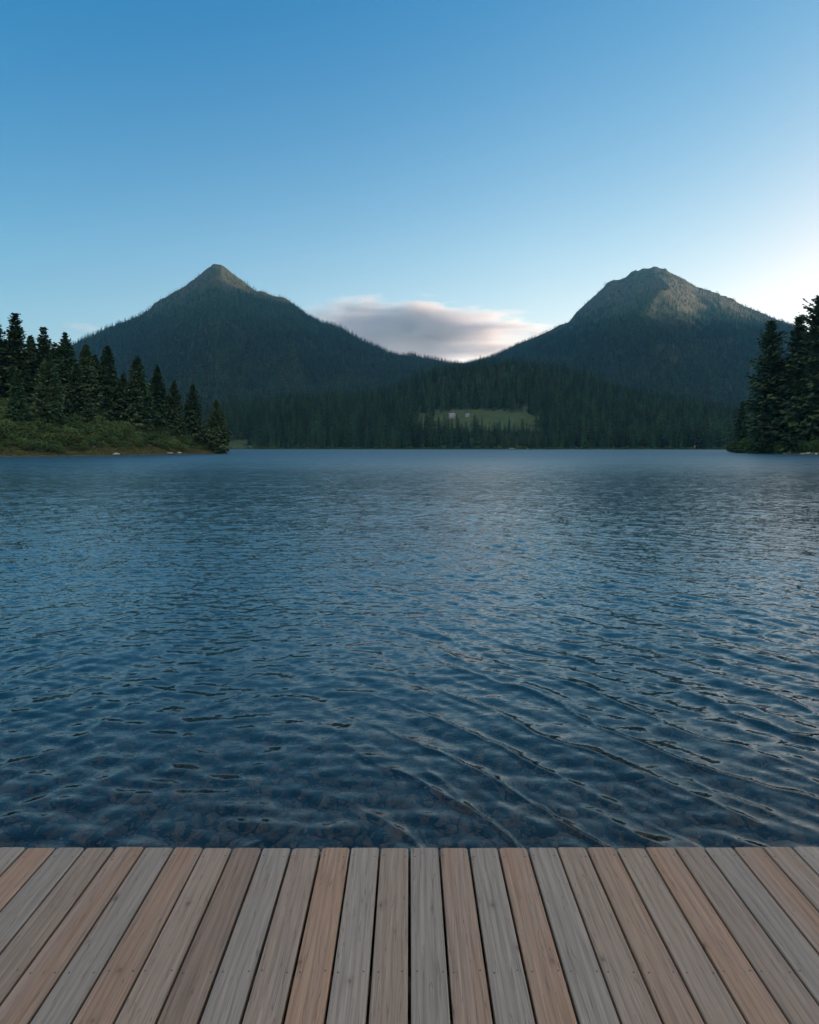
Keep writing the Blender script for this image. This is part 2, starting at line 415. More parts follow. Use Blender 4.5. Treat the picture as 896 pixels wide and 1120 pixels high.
def water_material():
    m, nt, out = new_mat('lake_water')
    geo = N(nt, 'ShaderNodeNewGeometry'); pos = geo.outputs['Position']
    sep = N(nt, 'ShaderNodeSeparateXYZ'); nt.links.new(pos, sep.inputs[0])
    # small capillary ripples everywhere, larger chop where the mesh no longer carries it
    def slopes(scale, sx, amp, y0, y1, lo):
        mp = N(nt, 'ShaderNodeMapping'); mp.inputs['Scale'].default_value = (sx, 1, 1); nt.links.new(pos, mp.inputs[0])
        n = noise(nt, mp.outputs[0], scale, 3, .55, .3)
        f = N(nt, 'ShaderNodeMapRange'); f.inputs[1].default_value = y0; f.inputs[2].default_value = y1; f.inputs[3].default_value = lo * amp; f.inputs[4].default_value = amp
        nt.links.new(sep.outputs['Y'], f.inputs[0])
        a = N(nt, 'ShaderNodeVectorMath', operation='SUBTRACT'); nt.links.new(n.outputs['Color'], a.inputs[0]); a.inputs[1].default_value = (.5, .5, .5)
        b_ = N(nt, 'ShaderNodeVectorMath', operation='MULTIPLY'); nt.links.new(a.outputs[0], b_.inputs[0]); b_.inputs[1].default_value = (.7, 1.3, 0)
        c_ = N(nt, 'ShaderNodeVectorMath', operation='SCALE'); nt.links.new(b_.outputs[0], c_.inputs[0]); nt.links.new(f.outputs[0], c_.inputs['Scale'])
        return c_.outputs[0]
    acc = geo.outputs['Normal']
    for a_ in (slopes(38, .38, .55, 3.3, 11, .22), slopes(7.5, .40, .40, 4.5, 24, .12), slopes(2.6, .40, .38, 18, 70, 0)):
        v_ = N(nt, 'ShaderNodeVectorMath', operation='ADD'); nt.links.new(acc, v_.inputs[0]); nt.links.new(a_, v_.inputs[1]); acc = v_.outputs[0]
    b = N(nt, 'ShaderNodeVectorMath', operation='NORMALIZE'); nt.links.new(acc, b.inputs[0])
    # unresolved chop: rougher further out, with slow wind streaks
    ws = N(nt, 'ShaderNodeMapping'); ws.inputs['Scale'].default_value = (.03, .10, 1); nt.links.new(pos, ws.inputs[0])
    wn = noise(nt, ws.outputs[0], 1.0, 4, .6, .4)
    yv = math_(nt, 'POWER', math_(nt, 'DIVIDE', math_(nt, 'MAXIMUM', math_(nt, 'SUBTRACT', sep.outputs['Y'], 3), 0), 85), 1.5)
    ex = math_(nt, 'SUBTRACT', 1.0, math_(nt, 'POWER', 2.71828, math_(nt, 'MULTIPLY', yv, -1.0)))
    rg_ = math_(nt, 'ADD', math_(nt, 'MULTIPLY', math_(nt, 'MULTIPLY', ex, .42), math_(nt, 'ADD', math_(nt, 'MULTIPLY', wn.outputs['Fac'], .5), .75)), .04)
    body = N(nt, 'ShaderNodeMapRange'); body.inputs[1].default_value = 3.0; body.inputs[2].default_value = 9.0; body.inputs[3].default_value = .06; body.inputs[4].default_value = 1.0; nt.links.new(sep.outputs['Y'], body.inputs[0])
    def surf(ior, colr, trans):
        p = N(nt, 'ShaderNodeBsdfPrincipled'); p.inputs['IOR'].default_value = ior; p.inputs['Specular Tint'].default_value = (.94, 1, 1, 1)
        p.inputs['Base Color'].default_value = (*colr, 1); p.inputs['Transmission Weight'].default_value = trans
        nt.links.new(b.outputs[0], p.inputs['Normal']); nt.links.new(rg_, p.inputs['Roughness']); return p.outputs[0]
    mx = N(nt, 'ShaderNodeMixShader'); nt.links.new(body.outputs[0], mx.inputs[0])
    nt.links.new(surf(1.34, (.36, .38, .35), 1), mx.inputs[1]); nt.links.new(surf(1.66, (.020, .078, .106), 0), mx.inputs[2])
    nt.links.new(mx.outputs[0], out.inputs['Surface'])
    return m
build_water()

# ------------------------------------------------------------------ conifers
def tube(p0, p1, r0, r1, seg=6):
    p0 = np.array(p0, float); p1 = np.array(p1, float); d = p1 - p0; d /= np.linalg.norm(d)
    a = np.cross(d, [1, 0, 0] if abs(d[0]) < .9 else [0, 1, 0]); a /= np.linalg.norm(a); b = np.cross(d, a)
    th = np.linspace(0, 2 * np.pi, seg, endpoint=False)
    ring = np.cos(th)[:, None] * a + np.sin(th)[:, None] * b
    V = np.vstack([p0 + ring * r0, p1 + ring * r1]); k = np.arange(seg)
    F = np.stack([k, (k + 1) % seg, (k + 1) % seg + seg, k + seg], -1)
    return V, F

def conifer(h, rb, seed, dz, nb, tw, z0=.06, p=.8, tiers=0.0, droop=.25, lean=0.0, wid=.16, ragged=.25, leaf=.34):
    """returns crown verts+faces, trunk verts+faces"""
    rg = np.random.default_rng(seed)
    zs = np.arange(z0 * h, h * .985, dz); zs = zs + rg.normal(size=len(zs)) * dz * .25
    az, zz, L = [], [], []
    ph = rg.uniform(0, 6.28, 4)
    for z in zs:
        t = np.clip((z - z0 * h) / (h * (1 - z0)), 0, 1)
        n = max(3, int(round(nb * (1 - .45 * t))))
        a = rg.uniform(0, 6.28) + np.arange(n) * 2 * np.pi / n + rg.normal(size=n) * .25
        Rz = rb * ((1 - t) ** p) * (1 - .35 * np.exp(-t * 14)) + .12
        if tiers: Rz *= 1 - tiers * (.5 + .5 * math.sin(z * 2 * math.pi / (h * .075) + 2 * math.sin(z)))
        lump = 1 + .16 * np.sin(a * 2 + ph[0] + z * .5) + .12 * np.sin(a * 3 + ph[1] - z * .8)
        l = Rz * lump * (1 - ragged + ragged * 1.6 * rg.random(n))
        if rg.random() < .06: l *= .45
        az.append(a); zz.append(np.full(n, z)); L.append(l)
    az = np.concatenate(az); zz = np.concatenate(zz) + rg.normal(size=len(az)) * dz * .3; L = np.concatenate(L)
    t = np.clip(zz / h, 0, 1)
    up = (-droop + (.25 + droop) * 1.6 * t ** 1.5) + rg.normal(size=len(az)) * .10     # slope of the branch
    m = len(az)
    S = np.linspace(.12, 1.0, tw)[None, :] * np.ones((m, 1)); S = np.clip(S + rg.normal(size=S.shape) * .05, .05, 1.02)
    side = np.where(rg.random(S.shape) < .5, -1, 1)
    side[:, -1] *= 0
    ca, sa = np.cos(az)[:, None], np.sin(az)[:, None]
    Ll = L[:, None]
    tip_up = .16 * Ll * S ** 2
    bx = ca * Ll * S; by = sa * Ll * S; bz = zz[:, None] + up[:, None] * Ll * S + tip_up - .1 * Ll * S * (1 - S)
    tl = (leaf * Ll * (1.05 - .65 * S) + .20 + .02 * h * .3) * rg.uniform(.7, 1.25, S.shape)
    ang = side * rg.uniform(.5, 1.1, S.shape)
    dx = ca * np.cos(ang) - sa * np.sin(ang); dyv = sa * np.cos(ang) + ca * np.sin(ang)
    dzv = up[:, None] * .8 + rg.normal(size=S.shape) * .22 - .12
    D = np.stack([dx, dyv, dzv], -1); D /= np.linalg.norm(D, axis=-1, keepdims=True)
    Bp = np.stack([bx, by, bz], -1)
    Wv = np.cross(D, np.array([0, 0, 1.0])); Wv /= np.linalg.norm(Wv, axis=-1, keepdims=True) + 1e-9
    Uv = np.cross(Wv, D)
    roll = rg.uniform(-1.1, 1.1, S.shape)[..., None]
    Wr = Wv * np.cos(roll) + Uv * np.sin(roll)
    w = (tl * wid * rg.uniform(.8, 1.4, S.shape) + .03)[..., None]; tl = tl[..., None]
    v0 = Bp - D * tl * .12; v1 = Bp + D * tl * .45 + Wr * w; v2 = Bp + D * tl - np.array([0, 0, 1]) * tl * .10; v3 = Bp + D * tl * .45 - Wr * w
    V = np.stack([v0, v1, v2, v3], -2).reshape(-1, 3)
    F = np.arange(len(V)).reshape(-1, 4)
    # leader shoot
    n = len(V)
    top = np.array([[-.10, 0, h - 1.2], [.10, 0, h - 1.2], [0, 0, h + .15], [0, -.10, h - 1.2], [0, .10, h - 1.2], [0, 0, h + .15]]) if h > 10 else np.array([[-.05, 0, h - .5], [.05, 0, h - .5], [0, 0, h], [0, -.05, h - .5], [0, .05, h - .5], [0, 0, h]])
    V = np.vstack([V, top]); T = np.array([[n, n + 1, n + 2], [n + 3, n + 4, n + 5]])
    # branch wood : thin triangles
    q = len(V)
    b0 = np.stack([0 * az, 0 * az, zz], -1); e = np.stack([np.cos(az) * L * .8, np.sin(az) * L * .8, zz + up * L * .8], -1)
    off = np.stack([-np.sin(az), np.cos(az), 0 * az], -1) * .05
    BW = np.stack([b0 - off, b0 + off, e], 1).reshape(-1, 3)
    BF = np.arange(len(BW)).reshape(-1, 3)
    # trunk
    TV, TF = [], []; k = 0
    pts = np.linspace(0, 1, 6); seg = 8
    rr = .012 * h + .06
    for i_, tt in enumerate(pts):
        th = np.linspace(0, 2 * np.pi, seg, endpoint=False); r_ = rr * (1 - tt) ** .9 * (1.35 if i_ == 0 else 1) + .02
        TV.append(np.stack([np.cos(th) * r_, np.sin(th) * r_, np.full(seg, tt * h * .985 - (.8 if i_ == 0 else 0))], -1))
    TV = np.vstack(TV)
    for i_ in range(5):
        kk = np.arange(seg); TF.append(np.stack([i_ * seg + kk, i_ * seg + (kk + 1) % seg, (i_ + 1) * seg + (kk + 1) % seg, (i_ + 1) * seg + kk], -1))
    TF = np.vstack(TF)
    if lean:
        for A_ in (V, BW, TV): A_[:, 0] += lean * np.maximum(A_[:, 2], 0) ** 1.3 / h ** .3
    return (V, F, T), (BW, BF), (TV, TF)

def tree_parts(c, mat):
    (V, F, T), (BW, BF), (TV, TF) = c
    crown = mesh_np('crown', V, [F, T], [mat])
    n = len(TV)
    trunk = mesh_np('trunk', np.vstack([TV, BW]), [TF, BF + n], [M_BARK])
    return crown, trunk
def tree_single(name, c, mat):
    (V, F, T), (BW, BF), (TV, TF) = c
    n = len(V)
    allV = np.vstack([V, TV]); fm = np.concatenate([np.zeros(len(F)), np.zeros(len(T)), np.ones(len(TF))])
    # order of faces must follow list order
    return mesh_np(name, allV, [F, T, TF + n], [mat, M_BARK], face_mat=fm)

def gz(x, y): return float(height(np.array([x], float), np.array([y], float))[0])

def hero_tree(px, top, Y, label, group, cat='tree', ratio=.17, rz=0, name='spruce_tree', **kw):
    x = (px - CX) / FPX * Y; z = gz(x, Y) - .15
    h = CAMZ + (HY - top) / FPX * Y - z
    ce, tr = tree_parts(conifer(h, h * ratio, int(abs(px) * 7 + top), kw.pop('dz', .42), kw.pop('nb', 9), kw.pop('tw', 13), **kw), M_NEEDLE)
    root = empty(name, (x, Y, z), rz)
    link(bpy.data.objects.new('crown', ce), root); link(bpy.data.objects.new('trunk', tr), root)
    tag(root, label, cat, group)
    return root

GL = 'spruces on the left point'
left_trees = [  # px, top y, distance, ratio, label
    (237, 437, 221, .19, 'small spruce at the very tip of the left wooded point'),
    (211, 419, 217, .135, 'slim spruce second from the tip of the left wooded point'),
    (190, 416, 212, .15, 'spruce third from the tip of the left wooded point'),
    (172, 399, 208, .135, 'tall narrow spruce fourth from the tip of the left point'),
    (150, 389, 200, .165, 'broad dense spruce with flat top fifth from the tip of the left point'),
    (118, 378, 196, .15, 'pointed spruce just right of a gap in the middle of the left grove'),
    (94, 376, 192, .16, 'pointed spruce left of the gap in the middle of the left grove'),
    (71, 363, 190, .15, 'grey-green spruce with a thin spire left of the middle of the left grove'),
    (48, 357, 188, .15, 'spruce with ragged open top beside the tallest one on the left bank'),
    (17, 342, 182, .16, 'tallest spruce on the left bank with open ragged crown against the sky'),
    (-4, 350, 180, .16, 'spruce cut by the left edge of the picture'),
    (19, 404, 158, .13, 'short young spruce rising from the bushes on the left bank'),
    (53, 385, 168, .15, 'dark green spruce standing in front of the ragged ones on the left bank'),
    (33, 366, 200, .15, 'half hidden spruce behind the tallest one on the left bank'),
    (83, 398, 178, .17, 'brownish spruce with broad low branches above the shoreline bushes at left'),
    (135, 408, 206, .16, 'shorter dark spruce filling in between the broad one and its left neighbour'),
    (104, 388, 204, .16, 'dark spruce filling the back of the left grove'),
    (60, 374, 204, .15, 'dark spruce filling the back of the grove left of the thin spire'),
    (6, 372, 196, .15, 'dark spruce at the back near the left edge of the picture'),
]
for i, (px, top, Y, ra, lab) in enumerate(left_trees):
    open_ = i in (8, 9, 10)
    hero_tree(px, top, Y, lab, GL, ratio=ra * 1.62, dz=.36, tw=15, tiers=.45 if open_ else .12, droop=.10 if open_ else .28,
              ragged=.42 if open_ else .14, p=.72 if open_ else .86, z0=.02, wid=.25, leaf=.38, lean=.004 * math.sin(px), nb=10 if open_ else 15)
# trees further left and behind, outside the frame edge but seen from a step aside
for px, top, Y in ((-30, 352, 176), (-55, 366, 170), (-40, 360, 195)):
    hero_tree(px, top, Y, 'spruce beyond the left edge of the picture on the left bank', GL, ratio=.16, tiers=.2)

GR = 'firs on the right point'
right_trees = [
    (844, 350, 222, .155, 'tall open fir with drooping tiers at the left of the right-hand clump', .5),
    (875, 345, 216, .14, 'slimmer tall fir in the middle of the right-hand clump', .5),
    (897, 322, 205, .17, 'tallest fir cut by the right edge of the picture', .5),
    (812, 441, 252, .13, 'small pointed dark fir rising behind the bushes of the right point', .05),
    (858, 396, 228, .16, 'shorter fir between the two tall ones of the right clump', .3),
    (888, 372, 232, .16, 'dark fir behind the tallest one at the right edge', .3),
]
for px, top, Y, ra, lab, ti in right_trees:
    hero_tree(px, top, Y, lab, GR, ratio=ra * 1.35, tiers=ti, droop=.22, ragged=.42, p=.60, z0=.03, wid=.2, name='fir_tree', nb=12, tw=17, leaf=.30, dz=.42 if top < 400 else .4)
for px, top, Y in ((925, 335, 212), (955, 350, 200), (938, 372, 225)):
    hero_tree(px, top, Y, 'fir beyond the right edge of the picture on the right point', GR, ratio=.16, tiers=.4, name='fir_tree')

# ------------------------------------------------------------------ instancing on points (only for masses nobody could count)
def scatter(name, pts, scl, rotz, pick, sources, label, group=None, tilt=None, cat=None):
    me = bpy.data.meshes.new(name); n = len(pts)
    me.vertices.add(n); me.vertices.foreach_set('co', np.asarray(pts, np.float32).ravel())
    a = me.attributes.new('scl', 'FLOAT_VECTOR', 'POINT'); a.data.foreach_set('vector', np.asarray(scl, np.float32).ravel())
    rot = np.zeros((n, 3), np.float32); rot[:, 2] = rotz
    if tilt is not None: rot[:, :2] = tilt
    a = me.attributes.new('rot', 'FLOAT_VECTOR', 'POINT'); a.data.foreach_set('vector', rot.ravel())
    a = me.attributes.new('pick', 'INT', 'POINT'); a.data.foreach_set('value', np.asarray(pick, np.int32))
    o = link(bpy.data.objects.new(name, me))
    ng = bpy.data.node_groups.new(name + '_nodes', 'GeometryNodeTree')
    ng.interface.new_socket('Geometry', in_out='INPUT', socket_type='NodeSocketGeometry')
    ng.interface.new_socket('Geometry', in_out='OUTPUT', socket_type='NodeSocketGeometry')
    gi = ng.nodes.new('NodeGroupInput'); go = ng.nodes.new('NodeGroupOutput')
    iop = ng.nodes.new('GeometryNodeInstanceOnPoints'); jn = ng.nodes.new('GeometryNodeJoinGeometry')
    for s in reversed(sources):
        oi = ng.nodes.new('GeometryNodeObjectInfo'); oi.transform_space = 'ORIGINAL'
        oi.inputs['Object'].default_value = s; oi.inputs['As Instance'].default_value = True
        ng.links.new(oi.outputs['Geometry'], jn.inputs[0])
    def attr(nm, dt):
        x = ng.nodes.new('GeometryNodeInputNamedAttribute'); x.data_type = dt; x.inputs['Name'].default_value = nm
        return next(s for s in x.outputs if s.enabled and s.name == 'Attribute')
    ng.links.new(gi.outputs[0], iop.inputs['Points']); ng.links.new(jn.outputs[0], iop.inputs['Instance'])
    iop.inputs['Pick Instance'].default_value = True
    ng.links.new(attr('pick', 'INT'), iop.inputs['Instance Index'])
    e2r = ng.nodes.new('FunctionNodeEulerToRotation'); ng.links.new(attr('rot', 'FLOAT_VECTOR'), e2r.inputs[0])
    ng.links.new(e2r.outputs[0], iop.inputs['Rotation'])
    ng.links.new(attr('scl', 'FLOAT_VECTOR'), iop.inputs['Scale'])
    ng.links.new(iop.outputs[0], go.inputs[0])
    md = o.modifiers.new('scatter', 'NODES'); md.node_group = ng
    tag(o, label, cat, group, 'stuff')
    return o

# ------------------------------------------------------------------ the far forest
# meshes: six mid-distance spruces, three small ones for the mountains
MID = [tree_single('spruce_tree', conifer(24, r_, 900 + i, 1.0, 8, 8, z0=.05, p=.72, tiers=.15, ragged=.35, wid=.30), M_NEEDLE_MID)
       for i, r_ in enumerate((3.5, 4.1, 3.1, 4.5, 3.7, 2.9))]
MID += [tree_single('spruce_tree', conifer(23, r_, 930 + i, 1.0, 8, 8, z0=.05, p=.66, tiers=.10, ragged=.35, wid=.30), M_NEEDLE_PALE) for i, r_ in enumerate((4.2, 3.6))]
LOW = [tree_single('spruce_tree', conifer(18, r_, 950 + i, 2.0, 6, 4, z0=.03, p=.8, ragged=.3, wid=.42, leaf=.6), M_NEEDLE_FAR) for i, r_ in enumerate((3.0, 3.5, 2.7))]
LOW += [tree_single('spruce_tree', conifer(18, r_, 970 + i, 2.0, 6, 4, z0=.03, p=.75, ragged=.3, wid=.42, leaf=.6), M_NEEDLE_PALE) for i, r_ in enumerate((3.3, 3.0))]

def forest_points(y0, y1, spacing, seed, umax=.74):
    rg = np.random.default_rng(seed)
    xs = np.arange(-umax * y1, umax * y1, spacing); ys = np.arange(y0, y1, spacing)
    X, Y = np.meshgrid(xs, ys); X = X.ravel() + rg.uniform(-.48, .48, X.size) * spacing; Y = Y.ravel() + rg.uniform(-.48, .48, Y.size) * spacing
    k = (np.abs(X / Y) < umax) & (Y > y0)
    return X[k], Y[k]
Xn, Yn = forest_points(560, 1240, 8.0, 1)
dn = shore_dist(Xn, Yn); keep = (dn > 5) & ~in_meadow(Xn, Yn) & (RNG.random(len(Xn)) < .93)
Xn, Yn, dn = Xn[keep], Yn[keep], dn[keep]; Zn = height(Xn, Yn)
pxn = Xn / Yn * FPX + CX
hs = np.clip(RNG.normal(1.0, .22, len(Xn)), .5, 1.55) * (.92 + .25 * fbm(Xn / 60, Yn / 60, 77, 2))
hs = np.where((pxn > 452) & (pxn < 605) & (Yn < 890), hs * np.interp(pxn, [452, 490, 540, 590, 605], [1.2, 1.08, .74, .60, .95]), hs)           # lower belt in front of the meadow
hs = np.where(dn < 12, hs * .8, hs) * (1 - .30 * sstep(880, 1060, Yn))
order = np.argsort(np.where((np.abs(pxn - 448) < 520) & (pxn > 232) & (pxn < 812) & (Yn < 860), dn, 1e9))
NI = 262
ind = order[:NI]; rest = order[NI:]
def seg(px):
    if px < 300: return 'dark spruce in the far shore row above the small left-hand grassy cove', 'far shore spruces by the cove'
    if px < 455: return 'dark spruce in the far shore row left of the meadow', 'far shore spruces left of the meadow'
    if px < 600: return 'dark spruce in the far shore belt below the meadow with the white house', 'far shore spruces below the meadow'
    if px < 720: return 'dark spruce in the far shore row right of the meadow', 'far shore spruces right of the meadow'
    return 'dark spruce in the far shore row just left of the right-hand point', 'far shore spruces near the right point'
sources_mid = []; sources_low = []
low_ids = set(int(v) for v in ind[-5:])
cnt = 0
for n_, k in enumerate(ind):
    if int(k) in low_ids:
        me = LOW[len(sources_low)]; sc = 24 / 18
    else:
        me = MID[n_ % 6 if n_ < 8 or RNG.random() < .8 else 6 + n_ % 2] if n_ not in (6, 7) else MID[n_]; sc = 1
    o = link(bpy.data.objects.new('spruce_tree', me))
    o.location = (Xn[k], Yn[k], Zn[k] - .3); w = hs[k] * sc * RNG.uniform(.9, 1.15)
    o.scale = (w, w, hs[k] * sc); o.rotation_euler = (0, 0, RNG.uniform(0, 6.28))
    lb, gp = seg(pxn[k]); tag(o, lb, 'tree', gp)
    if int(k) in low_ids: sources_low.append(o)
    elif len(sources_mid) < 8: sources_mid.append(o)
P = np.stack([Xn[rest], Yn[rest], Zn[rest] - .3], -1); w = hs[rest] * RNG.uniform(.85, 1.2, len(rest))
scatter('forest', P, np.stack([w, w, hs[rest]], -1), RNG.uniform(0, 6.28, len(rest)), np.where(RNG.random(len(rest)) < .08 + .5 * sstep(.15, .6, fbm(Xn[rest] / 55, Yn[rest] / 55, 83, 3)), 6 + np.arange(len(rest)) % 2, np.arange(len(rest)) % 6), sources_mid,
        'dense dark spruce forest covering the wooded hill behind the far shore')

def mountain_forest(name, y0, y1, spacing, seed, label):
    X, Y = forest_points(y0, y1, spacing, seed, .70)
    Z = height(X, Y); u = X / Y
    rg = np.random.default_rng(seed + 5)
    # slope facing: keep what lies before or just behind the crest lines
    Ya = 2800 + 500 * np.abs(u + .283); Yb = 3200 + 500 * np.abs(u - .357)
    crest = np.where(u < .06, Ya, Yb)
    k = Y < crest + 60
    line = np.where(u < .06, 560, 500) + 90 * fbm(X / 160, Y / 160, 63, 4) + np.where(u > .44, 130, 0) + np.where((u > -.27) & (u < .06), 110 * sstep(-.27, -.22, u), 0)
    dens = 1 - sstep(line - 110, line + 110, Z)
    dens = np.where(u < .06, np.maximum(dens, .30 * (Z < 715)), np.maximum(dens, .20 * (Z < 800)))
    dens = dens * np.where(fbm(X / 90, Y / 90, 66, 3) > .62, .5, 1)
    k &= rg.random(len(X)) < dens
    X, Y, Z, u = X[k], Y[k], Z[k], u[k]
    s = np.clip(rg.normal(1.02, .20, len(X)), .5, 1.5) * (1.05 - .45 * sstep(420, 680, Z))
    w = s * rg.uniform(.9, 1.3, len(X)) * 1.05
    return scatter(name, np.stack([X, Y, Z - .4], -1), np.stack([w, w, s], -1), rg.uniform(0, 6.28, len(X)), np.where(rg.random(len(X)) < .05 + .75 * sstep(-.05, .45, fbm(X / 150, Y / 330, 85, 4)), 3 + rg.integers(0, 2, len(X)), rg.integers(0, 3, len(X))), sources_low, label)
mountain_forest('mountain_forest', 1240, 3700, 9.6, 17, 'conifer forest covering the slopes of both mountains')

# ------------------------------------------------------------------ shrubs
def shrub_mesh(seed, r=1.6, h=2.2, n=2600, leaf=.13):
    rg = np.random.default_rng(seed)
    # lumps
    K = 9; ca = rg.uniform(0, 6.28, K); cr = rg.uniform(0, .62, K) ** .7 * r
    C = np.stack([np.cos(ca) * cr, np.sin(ca) * cr, rg.uniform(.3, .75, K) * h], -1); C[0] = (0, 0, .7 * h)
    Rr = rg.uniform(.34, .55, K) * r
    which = rg.integers(0, K, n); d = rg.normal(size=(n, 3)); d /= np.linalg.norm(d, axis=1, keepdims=True)
    rad = Rr[which] * (.55 + .5 * rg.random(n) ** .5)
    Pp = C[which] + d * rad[:, None]; Pp[:, 2] = np.abs(Pp[:, 2]) * .95 + .02
    L = leaf * rg.uniform(.6, 1.5, n)[:, None]
    a = d + rg.normal(size=(n, 3)) * .7; a /= np.linalg.norm(a, axis=1, keepdims=True)
    b = np.cross(a, rg.normal(size=(n, 3))); b /= np.linalg.norm(b, axis=1, keepdims=True)
    V = np.stack([Pp - a * L, Pp + b * L * .5, Pp + a * L * 1.1, Pp - b * L * .5], 1).reshape(-1, 3); F = np.arange(4 * n).reshape(-1, 4)
    # stems
    SV, SF = [], []; q = len(V)
    for i in range(9):
        e = C[i] * np.array([1, 1, .9]); tv, tf = tube((C[i][0] * .12, C[i][1] * .12, -.2), e, .035, .012, 5)
        SV.append(tv); SF.append(tf + q); q += len(tv)
    allV = np.vstack([V] + SV); SF = np.vstack(SF)
    return mesh_np('shrub', allV, [F, SF], [M_LEAF, M_BARK], face_mat=np.concatenate([np.zeros(len(F)), np.ones(len(SF))]))
SHR = [shrub_mesh(300 + i, r=rr_, h=hh) for i, (rr_, hh) in enumerate(((1.7, 2.2), (1.4, 2.6), (2.0, 1.9), (1.5, 1.7)))]

def shrub(px, Y, s, k, label, group=None, sz=1.0):
    x = (px - CX) / FPX * Y
    o = link(bpy.data.objects.new('shrub', SHR[k])); o.location = (x, Y, gz(x, Y) - .1); o.scale = (s, s, s * sz)
    o.rotation_euler = (0, 0, random.uniform(0, 6.28)); return tag(o, label, 'shrub', group)
for _px, _Y, _s, _l in ((541, 905, 2.2, 'dark bush in the meadow near its upper forest edge'), (552, 902, 1.6, 'second smaller dark bush beside the first in the upper meadow'), (474, 893, 1.5, 'small bush at the upper left corner of the meadow')):
    shrub(_px, _Y, _s, 1, _l, 'bushes in the meadow')
S0 = shrub(84, 181, 1.5, 0, 'large pale green bush at the foot of the brownish spruce on the left bank', 'bushes on the left bank')
S1 = shrub(108, 183, 1.2, 1, 'grey-green bush near the shoreline right of the large pale bush at left', 'bushes on the left bank')
S2 = shrub(130, 186, 1.15, 2, 'rounded bush above the pale stones on the left shoreline', 'bushes on the left bank')
S3 = shrub(4, 150, 1.5, 3, 'big bright bush at the left picture edge on the bank slope', 'bushes on the left bank')
shrub(150, 196, 1.0, 0, 'low bush below the broad flat-topped spruce of the left point', 'bushes on the left bank')
shrub(200, 213, .75, 2, 'small bush under the slim spruces near the left tip', 'bushes on the left bank')
shrub(804, 262, 1.9, 1, 'leftmost rounded bush overhanging the water on the right point', 'bushes on the right point', 1.1)
shrub(818, 245, 2.0, 0, 'large rounded bush just right of the leftmost one on the right point', 'bushes on the right point', 1.15)
shrub(833, 232, 1.7, 2, 'bush at the foot of the tall open fir on the right point', 'bushes on the right point', 1.2)
shrub(856, 216, 1.7, 3, 'leafy bush between the feet of the two tall firs on the right', 'bushes on the right point', 1.4)
shrub(880, 204, 1.6, 1, 'leafy bush near the right picture edge above the stony shore', 'bushes on the right point')
shrub(896, 197, 1.5, 0, 'bush cut by the right edge of the picture', 'bushes on the right point')

# thicket on the left bank and undergrowth on the right point
def thick(name, x0, x1, y0, y1, sp, seed, dmin, dmax, smin, smax_, label, extra=None):
    rg = np.random.default_rng(seed)
    X, Y = np.meshgrid(np.arange(x0, x1, sp), np.arange(y0, y1, sp)); X = X.ravel() + rg.uniform(-.5, .5, X.size) * sp; Y = Y.ravel() + rg.uniform(-.5, .5, Y.size) * sp
    d = shore_dist(X, Y) + 2.5 * fbm(X / 9, Y / 9, seed, 2)
    k = (d > dmin) & (d < dmax)
    if extra is not None: k &= extra(X, Y)
    X, Y, d = X[k], Y[k], d[k]
    Z = height(X, Y); s = rg.uniform(smin, smax_, len(X)) * (.55 + .45 * sstep(dmin, dmin + 6, d))
    return scatter(name, np.stack([X, Y, Z - .15], -1), np.stack([s, s, s * rg.uniform(.75, 1.1, len(X))], -1), rg.uniform(0, 6.28, len(X)), rg.integers(0, 4, len(X)), [S0, S1, S2, S3], label)
thick('thicket', -150, -58, 118, 226, 2.1, 33, 3.0, 34, .9, 1.75, 'tangled green thicket covering the left bank')
thick('undergrowth', 108, 165, 150, 300, 2.6, 35, 1.5, 22, .7, 1.3, 'leafy undergrowth beneath the firs on the right point')
thick('far_shore_scrub', -290, 330, 610, 790, 4.2, 37, .8, 7, .7, 1.7, 'low scrub along the foot of the far shore forest')

# grass strip ----------------------------------------------------------------
def tuft_mesh(seed):
    rg = np.random.default_rng(seed); n = 90
    a = rg.uniform(0, 6.28, n); r = rg.random(n) ** .5 * .45; b = np.stack([np.cos(a) * r, np.sin(a) * r, 0 * a], -1)
    hgt = rg.uniform(.3, .8, n); ln = rg.normal(size=(n, 2)) * .18
    t = b + np.stack([ln[:, 0], ln[:, 1], hgt], -1); th = rg.uniform(0, 6.28, n); w = np.stack([np.cos(th), np.sin(th), 0 * th], -1) * .02
    V = np.stack([b - w, b + w, t], 1).reshape(-1, 3); return mesh_np('grass_tuft', V, np.arange(3 * n).reshape(-1, 3), [M_GRASS])
gt = link(bpy.data.objects.new('grass_tuft', tuft_mesh(5))); x_ = (58 - CX) / FPX * 163; gt.location = (x_, 163, gz(x_, 163))
tag(gt, 'dry yellowish grass tuft on the left shoreline strip', 'grass tuft')
def grass(name, x0, x1, y0, y1, sp, seed, dmin, dmax, label):
    rg = np.random.default_rng(seed)
    X, Y = np.meshgrid(np.arange(x0, x1, sp), np.arange(y0, y1, sp)); X = X.ravel() + rg.uniform(-.5, .5, X.size) * sp; Y = Y.ravel() + rg.uniform(-.5, .5, Y.size) * sp
    d = shore_dist(X, Y); k = (d > dmin) & (d < dmax + 2 * fbm(X / 5, Y / 5, 3, 2)); X, Y = X[k], Y[k]
    s = rg.uniform(.6, 1.3, len(X))
    scatter(name, np.stack([X, Y, height(X, Y) - .03], -1), np.stack([s, s, s * .8], -1), rg.uniform(0, 6.28, len(X)), np.zeros(len(X)), [gt], label)
grass('shore_grass', -105, -56, 125, 228, .7, 41, .5, 6.5, 'yellow-green grass strip along the left shoreline')

